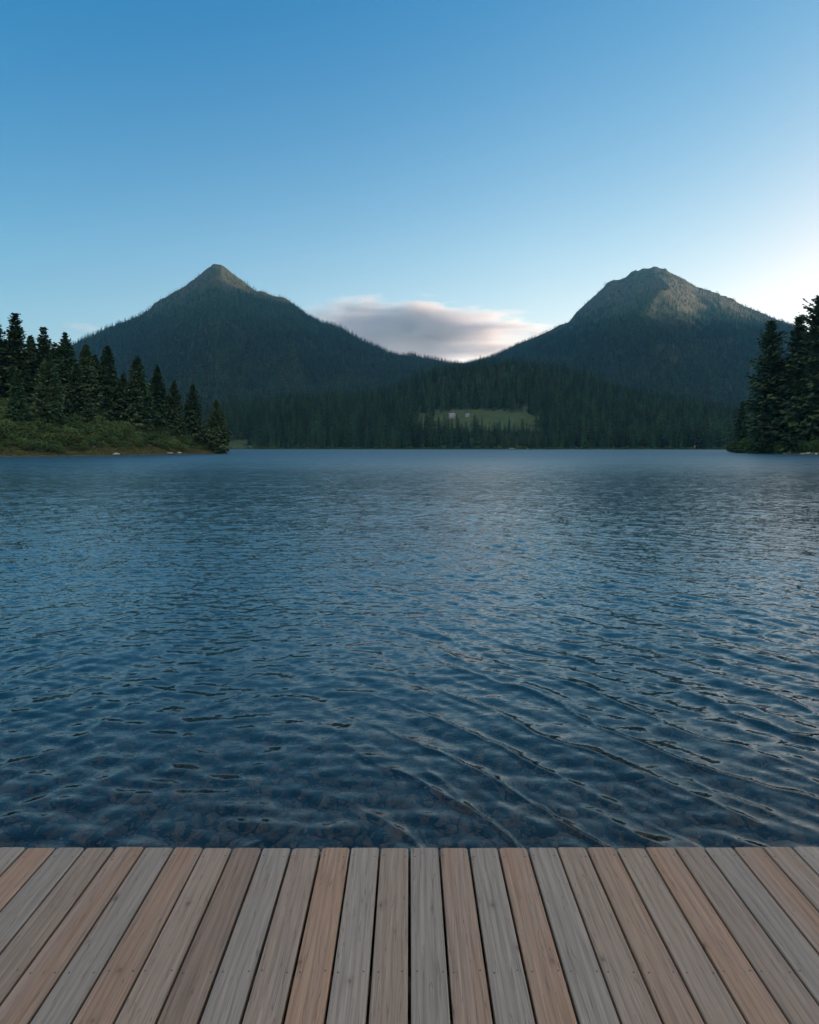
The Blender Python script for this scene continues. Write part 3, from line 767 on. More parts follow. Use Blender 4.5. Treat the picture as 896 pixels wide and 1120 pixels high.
# ------------------------------------------------------------------ rocks, driftwood
import bmesh
def rock_mesh(name, seed, mat, sub=2, rough=.22, flat=.7):
    bm = bmesh.new(); bmesh.ops.create_icosphere(bm, subdivisions=sub, radius=1)
    rg = random.Random(seed); from mathutils import noise as mn
    o = Vector((rg.uniform(0, 90), rg.uniform(0, 90), rg.uniform(0, 90)))
    sx, sy = rg.uniform(.85, 1.25), rg.uniform(.75, 1.0)
    for v in bm.verts:
        f = 1 + rough * mn.noise(v.co * 1.1 + o) * 1.6 + rough * .35 * mn.noise(v.co * 2.7 + o)
        v.co = Vector((v.co.x * f * sx, v.co.y * f * sy, v.co.z * f * flat))
    me = bpy.data.meshes.new(name); bm.to_mesh(me); bm.free(); me.materials.append(mat)
    me.polygons.foreach_set('use_smooth', np.ones(len(me.polygons), bool)); return me
ROCKS = [rock_mesh('rock', 60 + i, M_ROCK, 2, .35, .6) for i in range(3)]
def rock(px, Y, s, k, label, group=None, z=None, sc=(1, 1, 1)):
    x = (px - CX) / FPX * Y; o = link(bpy.data.objects.new('rock', ROCKS[k])); zz = max(gz(x, Y), .0) if z is None else z
    o.location = (x, Y, zz + s * .15); o.scale = (s * sc[0], s * sc[1], s * sc[2]); o.rotation_euler = (0, 0, k * 1.3); return tag(o, label, 'rock', group)
GS = 'pale stones on the shores'
rock(102, 166, .42, 0, 'small white stone alone in the grass above the left shoreline', GS)
rock(127, 167.6, .9, 1, 'wide pale stone at the water line below the rounded bush at left', GS, sc=(1.3, .8, .5))
rock(185, 191.5, .9, 2, 'long pale stone at the water line under the slim left spruces', GS, sc=(1.6, .8, .45))
rock(196, 197.5, .5, 0, 'small pale stone right of the long one at the left water line', GS)
rock(225, 219, .7, 1, 'pale stone at the tip of the left point below the smallest spruce', GS, sc=(1.5, .8, .5))
rock(829, 230, .7, 2, 'dark-rimmed stone at the water below the bushes of the right point', GS, sc=(1.4, .8, .6))
rock(560, 727, 1.6, 0, 'pale stone on the far shore below the right end of the meadow', GS, sc=(1.6, 1, .7))
rock(577, 724, 1.2, 1, 'smaller pale stone on the far shore right of the meadow', GS, sc=(1.7, 1, .6))
def driftwood(px0, px1, Y, r, label):
    x0 = (px0 - CX) / FPX * Y; x1 = (px1 - CX) / FPX * Y
    V1, F1 = tube((0, 0, 0), (x1 - x0, .8, .12), r, r * .55, 8); V2, F2 = tube(((x1 - x0) * .6, .45, .05), ((x1 - x0) * .75, 1.2, .75), r * .4, r * .15, 6)
    k = len(V1)
    o = obj_np('driftwood_log', np.vstack([V1, V2, [[0, 0, 0], [x1 - x0, .8, .12]]]), [F1, F2 + k,
        np.array([[i, (i + 1) % 8, k + len(V2)] for i in range(8)]), np.array([[8 + i, 8 + (i + 1) % 8, k + len(V2) + 1] for i in range(8)])], [M_DRIFT], smooth=True)
    o.location = (x0, Y, max(0, gz(x0, Y)) + r * .6); return tag(o, label, 'driftwood')
driftwood(857, 870, 205, .22, 'pale driftwood log on the stony shore below the middle right fir')
driftwood(876, 893, 192, .25, 'longer pale driftwood log lying at the water near the right picture edge')
# stony strip on the right shore
for i, (px, Y, s) in enumerate(((838, 226, .4), (850, 217, .45), (864, 207, .4), (884, 194, .45), (893, 187, .4))):
    rock(px, Y, s, i % 3, 'small grey stone in the row along the right point water line', 'row of small stones on the right shore')

# ------------------------------------------------------------------ meadow house, shed, mast, shore marker
def quadbox(x0, x1, y0, y1, z0, z1):
    V = np.array([(x0, y0, z0), (x1, y0, z0), (x1, y1, z0), (x0, y1, z0), (x0, y0, z1), (x1, y0, z1), (x1, y1, z1), (x0, y1, z1)], float)
    F = np.array([(0, 3, 2, 1), (4, 5, 6, 7), (0, 1, 5, 4), (1, 2, 6, 5), (2, 3, 7, 6), (3, 0, 4, 7)]); return V, F
def gable(w, d, z0, h, over=.4, th=.25):
    V, F = [], []
    a = [(-w / 2 - over, -d / 2 - over, z0 - .15), (w / 2 + over, -d / 2 - over, z0 - .15), (w / 2 + over, 0, z0 + h), (-w / 2 - over, 0, z0 + h), (w / 2 + over, d / 2 + over, z0 - .15), (-w / 2 - over, d / 2 + over, z0 - .15)]
    V = np.array(a + [(x, y, z + th) for x, y, z in a], float)
    F = np.array([(0, 3, 2, 1), (3, 5, 4, 2), (6, 7, 8, 9), (9, 8, 10, 11), (0, 1, 7, 6), (5, 11, 10, 4), (0, 6, 9, 3), (3, 9, 11, 5), (1, 2, 8, 7), (2, 4, 10, 8)]); return V, F
def house(px, Y, w, d, hw, hr, label, nwin, rz):
    x = (px - CX) / FPX * Y; z = gz(x, Y)
    e = empty('house', (x, Y, z), rz); tag(e, label, 'house')
    V, F = quadbox(-w / 2, w / 2, -d / 2, d / 2, -2.5, hw); n = len(V)
    G = np.array([(-w / 2, -d / 2, hw), (-w / 2, d / 2, hw), (-w / 2, 0, hw + hr * .98), (w / 2, -d / 2, hw), (w / 2, d / 2, hw), (w / 2, 0, hw + hr * .98)])
    obj_np('wall', np.vstack([V, G]), [F, np.array([(n, n + 2, n + 1), (n + 3, n + 4, n + 5)])], [M_WALL], e)
    rv, rf = gable(w, d, hw, hr); ro = obj_np('roof', rv, rf, [M_ROOF], e)
    cv, cf = quadbox(w * .2, w * .2 + .7, -.35, .35, hw + hr * .6, hw + hr + .9); obj_np('chimney', cv, cf, [M_WALL], ro)
    for i in range(nwin):
        xc = -w / 2 + w * (i + .6) / (nwin + .6)
        fv, ff = quadbox(xc - .55, xc + .55, -d / 2 - .05, -d / 2 + .02, hw * .35, hw * .8); wi = obj_np('window', fv, ff, [M_WALL], e)
        gv, gf = quadbox(xc - .43, xc + .43, -d / 2 - .08, -d / 2 - .051, hw * .38, hw * .77); obj_np('pane', gv, gf, [M_GLASS], wi)
    dv, df_ = quadbox(w / 2 - 1.6, w / 2 - .6, -d / 2 - .06, -d / 2 + .02, -.5, 2.0); obj_np('door', dv, df_, [M_DOOR], e)
    return e
house(494, 882, 8.5, 6, 3.4, 2.3, 'white house with grey roof standing in the sloping meadow', 3, .15)
house(511.5, 884, 5, 4, 2.0, 1.5, 'small white shed right of the house in the meadow', 1, -.2)
def mast(px, Y, h, label):
    x = (px - CX) / FPX * Y; e = empty('mast', (x, Y, gz(x, Y))); tag(e, label, 'mast')
    V, F = tube((0, 0, -.5), (0, 0, h), .16, .09, 8); obj_np('pole', V, F, [M_STEEL], e, smooth=True)
    V, F = quadbox(-.9, .9, -.06, .06, h - .9, h - .75); obj_np('crossarm', V, F, [M_STEEL], e)
mast(495.5, 896, 8, 'thin pale mast behind the white house in the meadow')
def marker(px, Y):
    x = (px - CX) / FPX * Y; e = empty('shore_marker', (x, Y, max(.1, gz(x, Y)))); tag(e, 'tiny pale yellow marker board on the far shore near the right point', 'marker')
    V, F = tube((0, 0, -.4), (0, 0, 2.2), .09, .07, 8); obj_np('post', V, F, [M_STEEL], e)
    n = 14; k = 0; t = np.array([(-1.0, -.1, 1.6), (1.0, -.1, 1.6), (0, -.1, 3.6), (-1.0, -.02, 1.6), (1.0, -.02, 1.6), (0, -.02, 3.6)])
    obj_np('board', t, [np.array([(0, 1, 2), (3, 5, 4)]), np.array([(0, 3, 4, 1), (1, 4, 5, 2), (2, 5, 3, 0)])], [M_YEL], e)
marker(760, 668)

# ------------------------------------------------------------------ deck
def wood_material():
    m, nt, out = new_mat('weathered_deck_boards')
    tint = N(nt, 'ShaderNodeAttribute', attribute_name='tint'); off = N(nt, 'ShaderNodeAttribute', attribute_name='off')
    tc = N(nt, 'ShaderNodeTexCoord')
    va = N(nt, 'ShaderNodeVectorMath', operation='ADD'); nt.links.new(tc.outputs['Object'], va.inputs[0]); nt.links.new(off.outputs['Vector'], va.inputs[1])
    def mapped(s):
        mp = N(nt, 'ShaderNodeMapping'); mp.inputs['Scale'].default_value = s; nt.links.new(va.outputs[0], mp.inputs[0]); return mp.outputs[0]
    # growth rings: distorted bands running with the board
    wv = N(nt, 'ShaderNodeTexWave'); wv.wave_type = 'BANDS'; wv.bands_direction = 'X'; wv.inputs['Scale'].default_value = 11
    wv.inputs['Distortion'].default_value = 14; wv.inputs['Detail'].default_value = 3; wv.inputs['Detail Scale'].default_value = .55; wv.inputs['Detail Roughness'].default_value = .6
    nt.links.new(mapped((1, .10, 1)), wv.inputs['Vector'])
    fine = noise(nt, mapped((1, .012, 1)), 520, 3, .6)
    fib = noise(nt, mapped((1, .016, 1)), 150, 4, .6)
    strk = noise(nt, mapped((1, .05, 1)), 13, 4, .55, .6)
    blot = noise(nt, mapped((1, .45, 1)), 7, 5, .6)
    c = tint.outputs['Color']
    # silver weathering in streaks
    wr = ramp(nt, [(.44, (0, 0, 0)), (.64, (1, 1, 1))], strk.outputs['Fac'])
    c = mixc(nt, math_(nt, 'MULTIPLY', wr.outputs[0], .40), c, (.40, .345, .28))
    rr_ = ramp(nt, [(.56, (0, 0, 0)), (.72, (1, 1, 1))], blot.outputs['Fac'])
    c = mixc(nt, math_(nt, 'MULTIPLY', rr_.outputs[0], .3), c, (.33, .20, .12))
    wvr = ramp(nt, [(.0, (.80, .80, .80)), (.3, (.97, .97, .97)), (1, (1.04, 1.04, 1.04))], wv.outputs['Fac'])
    c = mixc(nt, .75, c, wvr.outputs[0], 'MULTIPLY')
    fr_ = ramp(nt, [(.3, (.76, .76, .76)), (.7, (1.18, 1.18, 1.18))], fib.outputs['Fac'])
    c = mixc(nt, .8, c, fr_.outputs[0], 'MULTIPLY')
    f2 = ramp(nt, [(.3, (.74, .74, .74)), (.7, (1.2, 1.2, 1.2))], fine.outputs['Fac'])
    c = mixc(nt, .8, c, f2.outputs[0], 'MULTIPLY')
    # knots
    vo = N(nt, 'ShaderNodeTexVoronoi'); vo.voronoi_dimensions = '2D'; vo.inputs['Scale'].default_value = 3.4; vo.inputs['Randomness'].default_value = 1
    nd = noise(nt, va.outputs[0], 30, 2); mxv = N(nt, 'ShaderNodeVectorMath', operation='MULTIPLY_ADD')
    nt.links.new(nd.outputs['Color'], mxv.inputs[0]); mxv.inputs[1].default_value = (.012, .02, 0); nt.links.new(mapped((1, .6, 0)), mxv.inputs[2])
    nt.links.new(mxv.outputs[0], vo.inputs['Vector'])
    kn = ramp(nt, [(.0, (1, 1, 1)), (.014, (.8, .8, .8)), (.026, (.3, .3, .3)), (.075, (0, 0, 0))], vo.outputs['Distance'])
    c = mixc(nt, math_(nt, 'MULTIPLY', kn.outputs[0], .65), c, (.085, .055, .038))
    # fine checks
    ck = noise(nt, mapped((1, .03, 1)), 60, 2, .5, .3)
    ckr = ramp(nt, [(.0, (0, 0, 0)), (.488, (0, 0, 0)), (.5, (1, 1, 1)), (.512, (0, 0, 0))], ck.outputs['Fac'])
    cm = math_(nt, 'MULTIPLY', ckr.outputs[0], math_(nt, 'MULTIPLY', blot.outputs['Fac'], .95))
    c = mixc(nt, cm, c, (.05, .038, .03))
    c = mixc(nt, 1.0, c, (.88, .87, .86), 'MULTIPLY')
    p = N(nt, 'ShaderNodeBsdfPrincipled'); nt.links.new(c, p.inputs['Base Color'])
    rv = ramp(nt, [(.3, (.50, .50, .50)), (.7, (.78, .78, .78))], fib.outputs['Fac']); nt.links.new(rv.outputs[0], p.inputs['Roughness'])
    p.inputs['Specular IOR Level'].default_value = .35
    hgt = math_(nt, 'ADD', math_(nt, 'MULTIPLY', fib.outputs['Fac'], .6), math_(nt, 'MULTIPLY', wv.outputs['Fac'], .35))
    hgt = math_(nt, 'SUBTRACT', hgt, cm)
    b = N(nt, 'ShaderNodeBump'); b.inputs['Strength'].default_value = .55; b.inputs['Distance'].default_value = .0018
    nt.links.new(hgt, b.inputs['Height']); nt.links.new(b.outputs[0], p.inputs['Normal'])
    nt.links.new(p.outputs[0], out.inputs['Surface'])
    return m
M_WOOD = wood_material()
M_SCREW = simple_mat('screw_heads', (.09, .07, .055), (.14, .11, .09), 200, .5, 0)
M_JOIST = simple_mat('joist_timber', (.05, .04, .032), (.10, .08, .06), 8, .9, .3)

GREY, TAUPE, BROWN, ORANGE, LIGHT, DARKB = (.325, .298, .236), (.345, .280, .200), (.375, .266, .172), (.410, .280, .174), (.375, .338, .266), (.290, .220, .155)
BOARD = {0: GREY, 1: BROWN, 2: GREY, 3: ORANGE, 4: GREY, 5: TAUPE, 6: BROWN, 7: TAUPE, 8: ORANGE, 9: TAUPE, 10: GREY, 11: BROWN, 12: TAUPE, 13: LIGHT,
         -1: TAUPE, -2: LIGHT, -3: ORANGE, -4: TAUPE, -5: GREY, -6: DARKB, -7: TAUPE, -8: BROWN, -9: GREY, -10: BROWN, -11: TAUPE, -12: GREY, -13: ORANGE, -14: GREY}
EDGE_Y, PITCH, BW_, TH = 2.748, .11775, .1094, .028
def build_deck():
    root = empty('wooden_deck', (0, EDGE_Y, 0)); tag(root, 'weathered wooden deck of mixed grey and brown boards at the lake edge', 'deck')
    V, F, FM, tint, off = [], [], [], [], []
    rg = random.Random(3); cols = [GREY, TAUPE, BROWN, ORANGE, LIGHT, TAUPE, GREY]
    nv = 0
    for i in range(-46, 46):
        x0 = i * PITCH + (PITCH - BW_) / 2 + rg.uniform(-.0006, .0006); w = BW_ + rg.uniform(-.001, .001)
        ye = EDGE_Y + rg.uniform(-.004, .004) - (.004 * math.cos(i * .11)); yb = -3.2; zt = DECK_Z + rg.uniform(-.0008, .0008)
        tilt = rg.uniform(-.001, .001)
        cr = rg.uniform(.007, .013)      # plan rounding of the end corners
        # plan outline, front end rounded, then bevel rings
        def outline(ins):
            pts = []
            xl, xr, yf = x0 + ins, x0 + w - ins, ye - ins
            for k in range(4):
                a = math.pi - k * math.pi / 6; pts.append((xl + cr + cr * math.cos(a), yf - cr + cr * math.sin(a)))
            for k in range(4):
                a = math.pi / 2 - k * math.pi / 6; pts.append((xr - cr + cr * math.cos(a), yf - cr + cr * math.sin(a)))
            # intermediate points down the sides for slight bow
            side_r = [(xr, 1.6), (xr, .2), (xr, yb)]; side_l = [(xl, yb), (xl, .2), (xl, 1.6)]
            return pts + side_r + side_l
        rings = []
        for ins, dz in ((.0045, 0), (.0024, -.0004), (.0008, -.0016), (0, -.004), (0, -TH + .002), (.002, -TH)):
            rings.append([(px_, py_, zt + dz + tilt * ((px_ - x0) / w - .5)) for px_, py_ in outline(ins)])
        m_ = len(rings[0]); base = nv
        for r_ in rings:
            V += r_; nv += m_
        for a in range(len(rings) - 1):
            for k in range(m_):
                F.append((base + a * m_ + k, base + a * m_ + (k + 1) % m_, base + (a + 1) * m_ + (k + 1) % m_, base + (a + 1) * m_ + k)); FM.append(0)
        F.append(tuple(base + k for k in range(m_))[::-1]); FM.append(0)
        F.append(tuple(base + (len(rings) - 1) * m_ + k for k in range(m_))); FM.append(0)
        c = BOARD.get(i, cols[rg.randrange(7)]); j = rg.uniform(.93, 1.07)
        o = (rg.uniform(0, 50), rg.uniform(0, 50), rg.uniform(0, 50))
        tint += [(c[0] * j, c[1] * j, c[2] * j, 1)] * (nv - base); off += [o] * (nv - base)
        # screws: two at each joist
        for yj in (EDGE_Y - .062, EDGE_Y - .655, EDGE_Y - 1.25, EDGE_Y - 1.85):
            for sx in (.02, .80):
                xs_ = x0 + w * (.14 if sx < .5 else .86) + rg.uniform(-.004, .004); ys_ = yj + rg.uniform(-.006, .006); b0 = nv
                for rr2, dz in ((.0034, .0005), (.0038, -.003)):
                    for k in range(10):
                        a = k * math.pi / 5; V.append((xs_ + rr2 * math.cos(a), ys_ + rr2 * math.sin(a), zt + dz)); nv += 1
                F.append(tuple(b0 + k for k in range(10))); FM.append(1)
                for k in range(10): F.append((b0 + k, b0 + 10 + k, b0 + 10 + (k + 1) % 10, b0 + (k + 1) % 10)); FM.append(1)
                tint += [(0, 0, 0, 1)] * 20; off += [o] * 20
    me = bpy.data.meshes.new('decking'); me.from_pydata([(a, b - EDGE_Y, c) for a, b, c in V], [], F); me.materials.append(M_WOOD); me.materials.append(M_SCREW)
    me.polygons.foreach_set('material_index', FM)
    a = me.color_attributes.new('tint', 'FLOAT_COLOR', 'POINT'); a.data.foreach_set('color', np.array(tint, np.float32).ravel())
    a = me.attributes.new('off', 'FLOAT_VECTOR', 'POINT'); a.data.foreach_set('vector', np.array(off, np.float32).ravel())
    # smooth only the bevel rings (auto by angle)
    me.polygons.foreach_set('use_smooth', [False] * len(F)); me.update()
    link(bpy.data.objects.new('decking', me), root)
    for yj in (-.075, -.655, -1.25, -1.85, -2.45, -3.05):
        v, f = quadbox(-5.4, 5.4, yj - .022, yj + .022, DECK_Z - TH - .15, DECK_Z - TH - .002); obj_np('joist', v, f, [M_JOIST], root)
    v, f = quadbox(-5.4, 5.4, -.030, -.008, -.6, DECK_Z - TH - .003); obj_np('light_block_board', v, f, [M_JOIST], root)  # unseen board added under the front edge so the gaps stay dark
    for xp in (-5, -2.5, 0, 2.5, 5):
        for yp in (-.35, -3.3):
            v, f = quadbox(xp - .05, xp + .05, yp - .05, yp + .05, -1.2, DECK_Z - TH - .155); obj_np('post', v, f, [M_JOIST], root)
build_deck()

# ------------------------------------------------------------------ stones of the lake bed
def stone_material():
    m, nt, out = new_mat('lake_bed_stone')
    oi = N(nt, 'ShaderNodeObjectInfo'); tc = N(nt, 'ShaderNodeTexCoord')
    r = ramp(nt, [(0, (.09, .075, .05)), (.25, (.30, .21, .13)), (.5, (.42, .29, .18)), (.72, (.20, .17, .12)), (.88, (.52, .41, .29)), (1, (.12, .11, .09))], oi.outputs['Random'])
    nz = noise(nt, tc.outputs['Object'], 2.2, 6, .65)
    v = ramp(nt, [(.3, (.55, .55, .5)), (.7, (1.25, 1.2, 1.1))], nz.outputs['Fac'])
    c = mixc(nt, 1, r.outputs[0], v.outputs[0], 'MULTIPLY')
    p = N(nt, 'ShaderNodeBsdfPrincipled'); nt.links.new(c, p.inputs['Base Color']); p.inputs['Roughness'].default_value = .8
    b = N(nt, 'ShaderNodeBump'); b.inputs['Strength'].default_value = .4; b.inputs['Distance'].default_value = .15
    nt.links.new(nz.outputs['Fac'], b.inputs['Height']); nt.links.new(b.outputs[0], p.inputs['Normal'])
    nt.links.new(p.outputs[0], out.inputs['Surface']); return m
M_STONE = stone_material()
ST = [rock_mesh('stone', 80 + i, M_STONE, 3, .30, .62) for i in range(5)]
def bed_stones():
    rg = np.random.default_rng(77)
    n = 270; xs, ys = [], []
    src = []
    tries = 0
    while len(xs) < n and tries < 20000:
        tries += 1
        y = 2.85 + 3.4 * rg.random() ** 1.3; x = rg.uniform(-.66, .66) * y
        s = .034 + .044 * rg.random() ** 2.2
        if any((x - a) ** 2 + (y - b) ** 2 < (.12) ** 2 for a, b in zip(xs, ys)): continue
        xs.append(x); ys.append(y)
        o = link(bpy.data.objects.new('stone', ST[len(xs) % 5])); o.location = (x, y, gz(x, y) + s * .30)
        o.scale = (s, s, s); o.rotation_euler = (rg.normal() * .25, rg.normal() * .25, rg.uniform(0, 6.28))
        if y < 4.2: lb, gp = 'rounded brown cobble under the water right in front of the deck', 'cobbles under water close to the deck'
        elif x < 0: lb, gp = 'rounded cobble farther out under the water at left', 'cobbles farther out at left'
        else: lb, gp = 'rounded cobble farther out under the water at right', 'cobbles farther out at right'
        tag(o, lb, 'stone', gp)
        if len(src) < 5: src.append(o)
    sp = .060
    X, Y = np.meshgrid(np.arange(-9, 9, sp), np.arange(-1, 11, sp)); X = X.ravel() + rg.uniform(-.45, .45, X.size) * sp; Y = Y.ravel() + rg.uniform(-.45, .45, Y.size) * sp
    k = (np.abs(X) < .9 * np.maximum(Y, 3.0)) & (rg.random(len(X)) < 1 - sstep(4.3, 6.6, Y + .8 * fbm(X / 1.2, Y / 1.2, 87, 3))); X, Y = X[k], Y[k]
    s = .016 + .026 * rg.random(len(X)) ** 1.8
    scatter('pebble_bed', np.stack([X, Y, height(X, Y) + s * .25], -1), np.stack([s, s, s], -1), rg.uniform(0, 6.28, len(X)), rg.integers(0, 5, len(X)), src,
            'brown and grey pebbles covering the shallow lake bed', tilt=rg.normal(size=(len(X), 2)) * .3)
bed_stones()

# ------------------------------------------------------------------ clouds (real volumes far behind the haze)
def cloud(name, px, py, Y, w_px, h_px, depth, dens, label, seed, thr=.42, tail=0.0):
    x, _, z = at(px, py, Y); w = w_px / FPX * Y / 2; h = h_px / FPX * Y / 2
    bm = bmesh.new(); bmesh.ops.create_icosphere(bm, subdivisions=4, radius=1)
    for v in bm.verts: v.co = Vector((v.co.x * w * 1.25, v.co.y * depth, v.co.z * h * 1.35))
    me = bpy.data.meshes.new(name); bm.to_mesh(me); bm.free()
    m, nt, out = new_mat(name + '_vapour')
    tc = N(nt, 'ShaderNodeTexCoord'); ob = tc.outputs['Object']
    sp = N(nt, 'ShaderNodeSeparateXYZ'); nt.links.new(ob, sp.inputs[0])
    nx = math_(nt, 'DIVIDE', sp.outputs['X'], w); ny = math_(nt, 'DIVIDE', sp.outputs['Y'], depth * .85); nz_ = math_(nt, 'DIVIDE', sp.outputs['Z'], h)
    # warp the outline
    mp = N(nt, 'ShaderNodeMapping'); mp.inputs['Scale'].default_value = (3.0 / w, 2.2 / depth, 2.0 / h); mp.inputs['Location'].default_value = (seed, seed * .7, seed * .3); nt.links.new(ob, mp.inputs[0])
    n1 = noise(nt, mp.outputs[0], 1.0, 7, .62, .25)
    mp2 = N(nt, 'ShaderNodeMapping'); mp2.inputs['Scale'].default_value = (1.8 / w, 2 / depth, 4.0 / h); mp2.inputs['Location'].default_value = (seed + 9, 0, 3); nt.links.new(ob, mp2.inputs[0])
    n2 = noise(nt, mp2.outputs[0], 1.0, 5, .6)
    # lens shape: lower on the right side
    zc = math_(nt, 'ADD', nz_, math_(nt, 'MULTIPLY', nx, .22))
    r2 = math_(nt, 'ADD', math_(nt, 'MULTIPLY', nx, nx), math_(nt, 'ADD', math_(nt, 'MULTIPLY', ny, ny), math_(nt, 'MULTIPLY', zc, zc)))
    f = math_(nt, 'SUBTRACT', 1.0, r2)
    f = math_(nt, 'ADD', f, math_(nt, 'MULTIPLY', math_(nt, 'SUBTRACT', n1.outputs['Fac'], .5), 2.8))
    f = math_(nt, 'ADD', f, math_(nt, 'MULTIPLY', math_(nt, 'SUBTRACT', n2.outputs['Fac'], .5), 2.0))
    mr = N(nt, 'ShaderNodeMapRange'); mr.inputs[1].default_value = thr - .35; mr.inputs[2].default_value = thr + .55; mr.inputs[3].default_value = 0; mr.inputs[4].default_value = dens
    nt.links.new(f, mr.inputs[0])
    # vanish before the hull is reached
    v = N(nt, 'ShaderNodeVolumePrincipled'); v.inputs['Color'].default_value = (.77, .73, .75, 1); v.inputs['Anisotropy'].default_value = .45
    nt.links.new(mr.outputs[0], v.inputs['Density']); nt.links.new(v.outputs[0], out.inputs['Volume'])
    me.materials.append(m)
    o = link(bpy.data.objects.new(name, me)); o.location = (x, Y, z); tag(o, label, 'cloud')
    return o
cloud('cloud', 452, 363, 8200, 304, 68, 650, .0105, 'long lens-shaped grey cloud with a warm bright right end between the two mountains', 3.1)
cloud('cloud', 92, 358, 8400, 46, 9, 300, .0012, 'faint small wisp of cloud left of the left mountain', 8.4)

# ------------------------------------------------------------------ haze
def haze():
    v, f = quadbox(-6600, 6600, -6600, 6600, -14, 1180)
    m, nt, out = new_mat('valley_air')
    p = N(nt, 'ShaderNodeVolumePrincipled'); p.inputs['Color'].default_value = (.14, .62, 1, 1); p.inputs['Density'].default_value = HAZE; p.inputs['Anisotropy'].default_value = 0
    nt.links.new(p.outputs[0], out.inputs['Volume'])
    o = obj_np('haze', v, f, [m]); tag(o, 'thin blue haze filling the valley air', None, None, 'stuff'); o['kind'] = 'stuff'
HAZE = 4.8e-5
haze()

# ------------------------------------------------------------------ sky, sun, camera
w = bpy.data.worlds.new('World'); scene.world = w; w.use_nodes = True; nt = w.node_tree
bg = nt.nodes['Background']; sky = nt.nodes.new('ShaderNodeTexSky'); sky.sky_type = 'NISHITA'; sky.sun_disc = False
sky.sun_elevation = SUN_EL; sky.sun_rotation = SUN_AZ; sky.altitude = 600; sky.air_density = 1.0; sky.dust_density = 2; sky.ozone_density = .5
# tone curve of the evening sky, per channel, with the glow round the sun held back
sc_ = N(nt, 'ShaderNodeSeparateColor'); cc_ = N(nt, 'ShaderNodeCombineColor'); nt.links.new(sky.outputs[0], sc_.inputs[0])
chan_ = []
# pale layer of thicker air low over the horizon
tcw = N(nt, 'ShaderNodeTexCoord'); sxw = N(nt, 'ShaderNodeSeparateXYZ'); nt.links.new(tcw.outputs['Generated'], sxw.inputs[0])
low_ = math_(nt, 'POWER', 2.71828, math_(nt, 'MULTIPLY', math_(nt, 'MAXIMUM', sxw.outputs['Z'], 0.0), -6.5))
low_ = math_(nt, 'MULTIPLY', low_, math_(nt, 'MINIMUM', math_(nt, 'MAXIMUM', math_(nt, 'ADD', 1.0, math_(nt, 'MULTIPLY', sxw.outputs['X'], 1.1)), .35), 1.2))
K_ = 1 / (.15 * 2 ** EXPOSURE)
for i_, (g_, a_, c_, m_) in enumerate(((1.75, .070, 3.2, 1.50), (.95, .225, 2.8, 1.22), (.62, .44, 2.2, .82))):
    o_ = math_(nt, 'ADD', math_(nt, 'MULTIPLY', math_(nt, 'POWER', sc_.outputs[i_], g_), a_), math_(nt, 'MULTIPLY', low_, m_))
    o_ = math_(nt, 'MAXIMUM', math_(nt, 'SUBTRACT', o_, (.036, .038, .030)[i_]), .01)
    chan_.append(math_(nt, 'MINIMUM', o_, c_))
chan_[0] = math_(nt, 'MINIMUM', chan_[0], math_(nt, 'MULTIPLY', chan_[1], 1.03))
chan_[2] = math_(nt, 'MAXIMUM', chan_[2], math_(nt, 'MULTIPLY', chan_[1], .97))
for i_ in range(3): nt.links.new(math_(nt, 'MULTIPLY', chan_[i_], K_), cc_.inputs[i_])
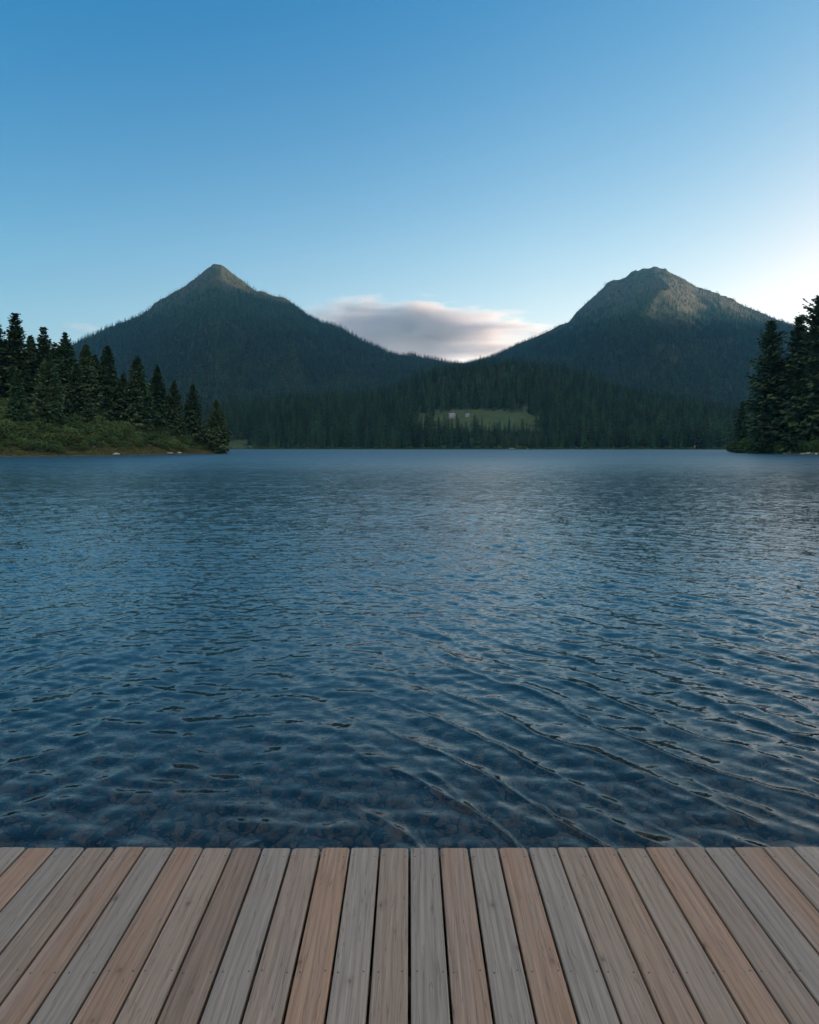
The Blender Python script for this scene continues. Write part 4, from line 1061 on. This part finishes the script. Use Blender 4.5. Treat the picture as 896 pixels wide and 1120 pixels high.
# warm fill glow added to the sky behind the viewpoint to keep the deck neutral
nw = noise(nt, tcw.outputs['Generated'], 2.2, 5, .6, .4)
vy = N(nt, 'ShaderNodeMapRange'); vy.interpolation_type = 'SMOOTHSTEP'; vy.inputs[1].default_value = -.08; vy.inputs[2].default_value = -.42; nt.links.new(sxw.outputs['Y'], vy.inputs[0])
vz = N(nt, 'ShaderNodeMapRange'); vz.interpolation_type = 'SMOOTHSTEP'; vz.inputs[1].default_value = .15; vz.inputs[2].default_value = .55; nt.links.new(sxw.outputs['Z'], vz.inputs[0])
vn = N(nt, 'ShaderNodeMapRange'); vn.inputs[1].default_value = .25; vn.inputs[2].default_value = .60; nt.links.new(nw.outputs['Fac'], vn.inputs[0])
sky_with_fill = mixc(nt, math_(nt, 'MULTIPLY', math_(nt, 'MULTIPLY', vy.outputs[0], vz.outputs[0]), vn.outputs[0]), cc_.outputs[0], tuple(v * K_ for v in REAR_FILL))
nt.links.new(sky_with_fill, bg.inputs[0]); bg.inputs[1].default_value = .15

sl = bpy.data.lights.new('sun', 'SUN'); sl.energy = 4.2; sl.angle = R(1.0); sl.color = (1, .72, .43)
so = link(bpy.data.objects.new('sun', sl))
sd = Vector((math.sin(SUN_AZ) * math.cos(SUN_EL), math.cos(SUN_AZ) * math.cos(SUN_EL), math.sin(SUN_EL)))
so.rotation_euler = sd.to_track_quat('Z', 'Y').to_euler(); so.location = (60, 20, 40)

cd = bpy.data.cameras.new('camera'); cam = link(bpy.data.objects.new('camera', cd)); scene.camera = cam
cam.location = (0, 0, CAMZ); cam.rotation_euler = (R(90), 0, 0)
cd.sensor_fit = 'HORIZONTAL'; cd.sensor_width = 36; cd.lens = FPX / 896 * 36; cd.shift_y = -(560 - HY) / 896
cd.clip_start = .05; cd.clip_end = 60000

vs = scene.view_settings; vs.view_transform = 'Standard'; vs.look = 'None'; vs.gamma = 1; vs.exposure = EXPOSURE; vs.use_curve_mapping = False
scene.render.resolution_x, scene.render.resolution_y = 819, 1024
cy = scene.cycles
cy.use_denoising = True
try: cy.denoiser = 'OPENIMAGEDENOISE'; cy.denoising_input_passes = 'RGB_ALBEDO_NORMAL'; cy.denoising_prefilter = 'ACCURATE'
except Exception: pass
cy.max_bounces = 8; cy.diffuse_bounces = 2; cy.glossy_bounces = 3; cy.transmission_bounces = 4; cy.volume_bounces = 3; cy.transparent_max_bounces = 6
cy.volume_step_rate = 1.0; cy.volume_max_steps = 256
cy.sample_clamp_indirect = 8
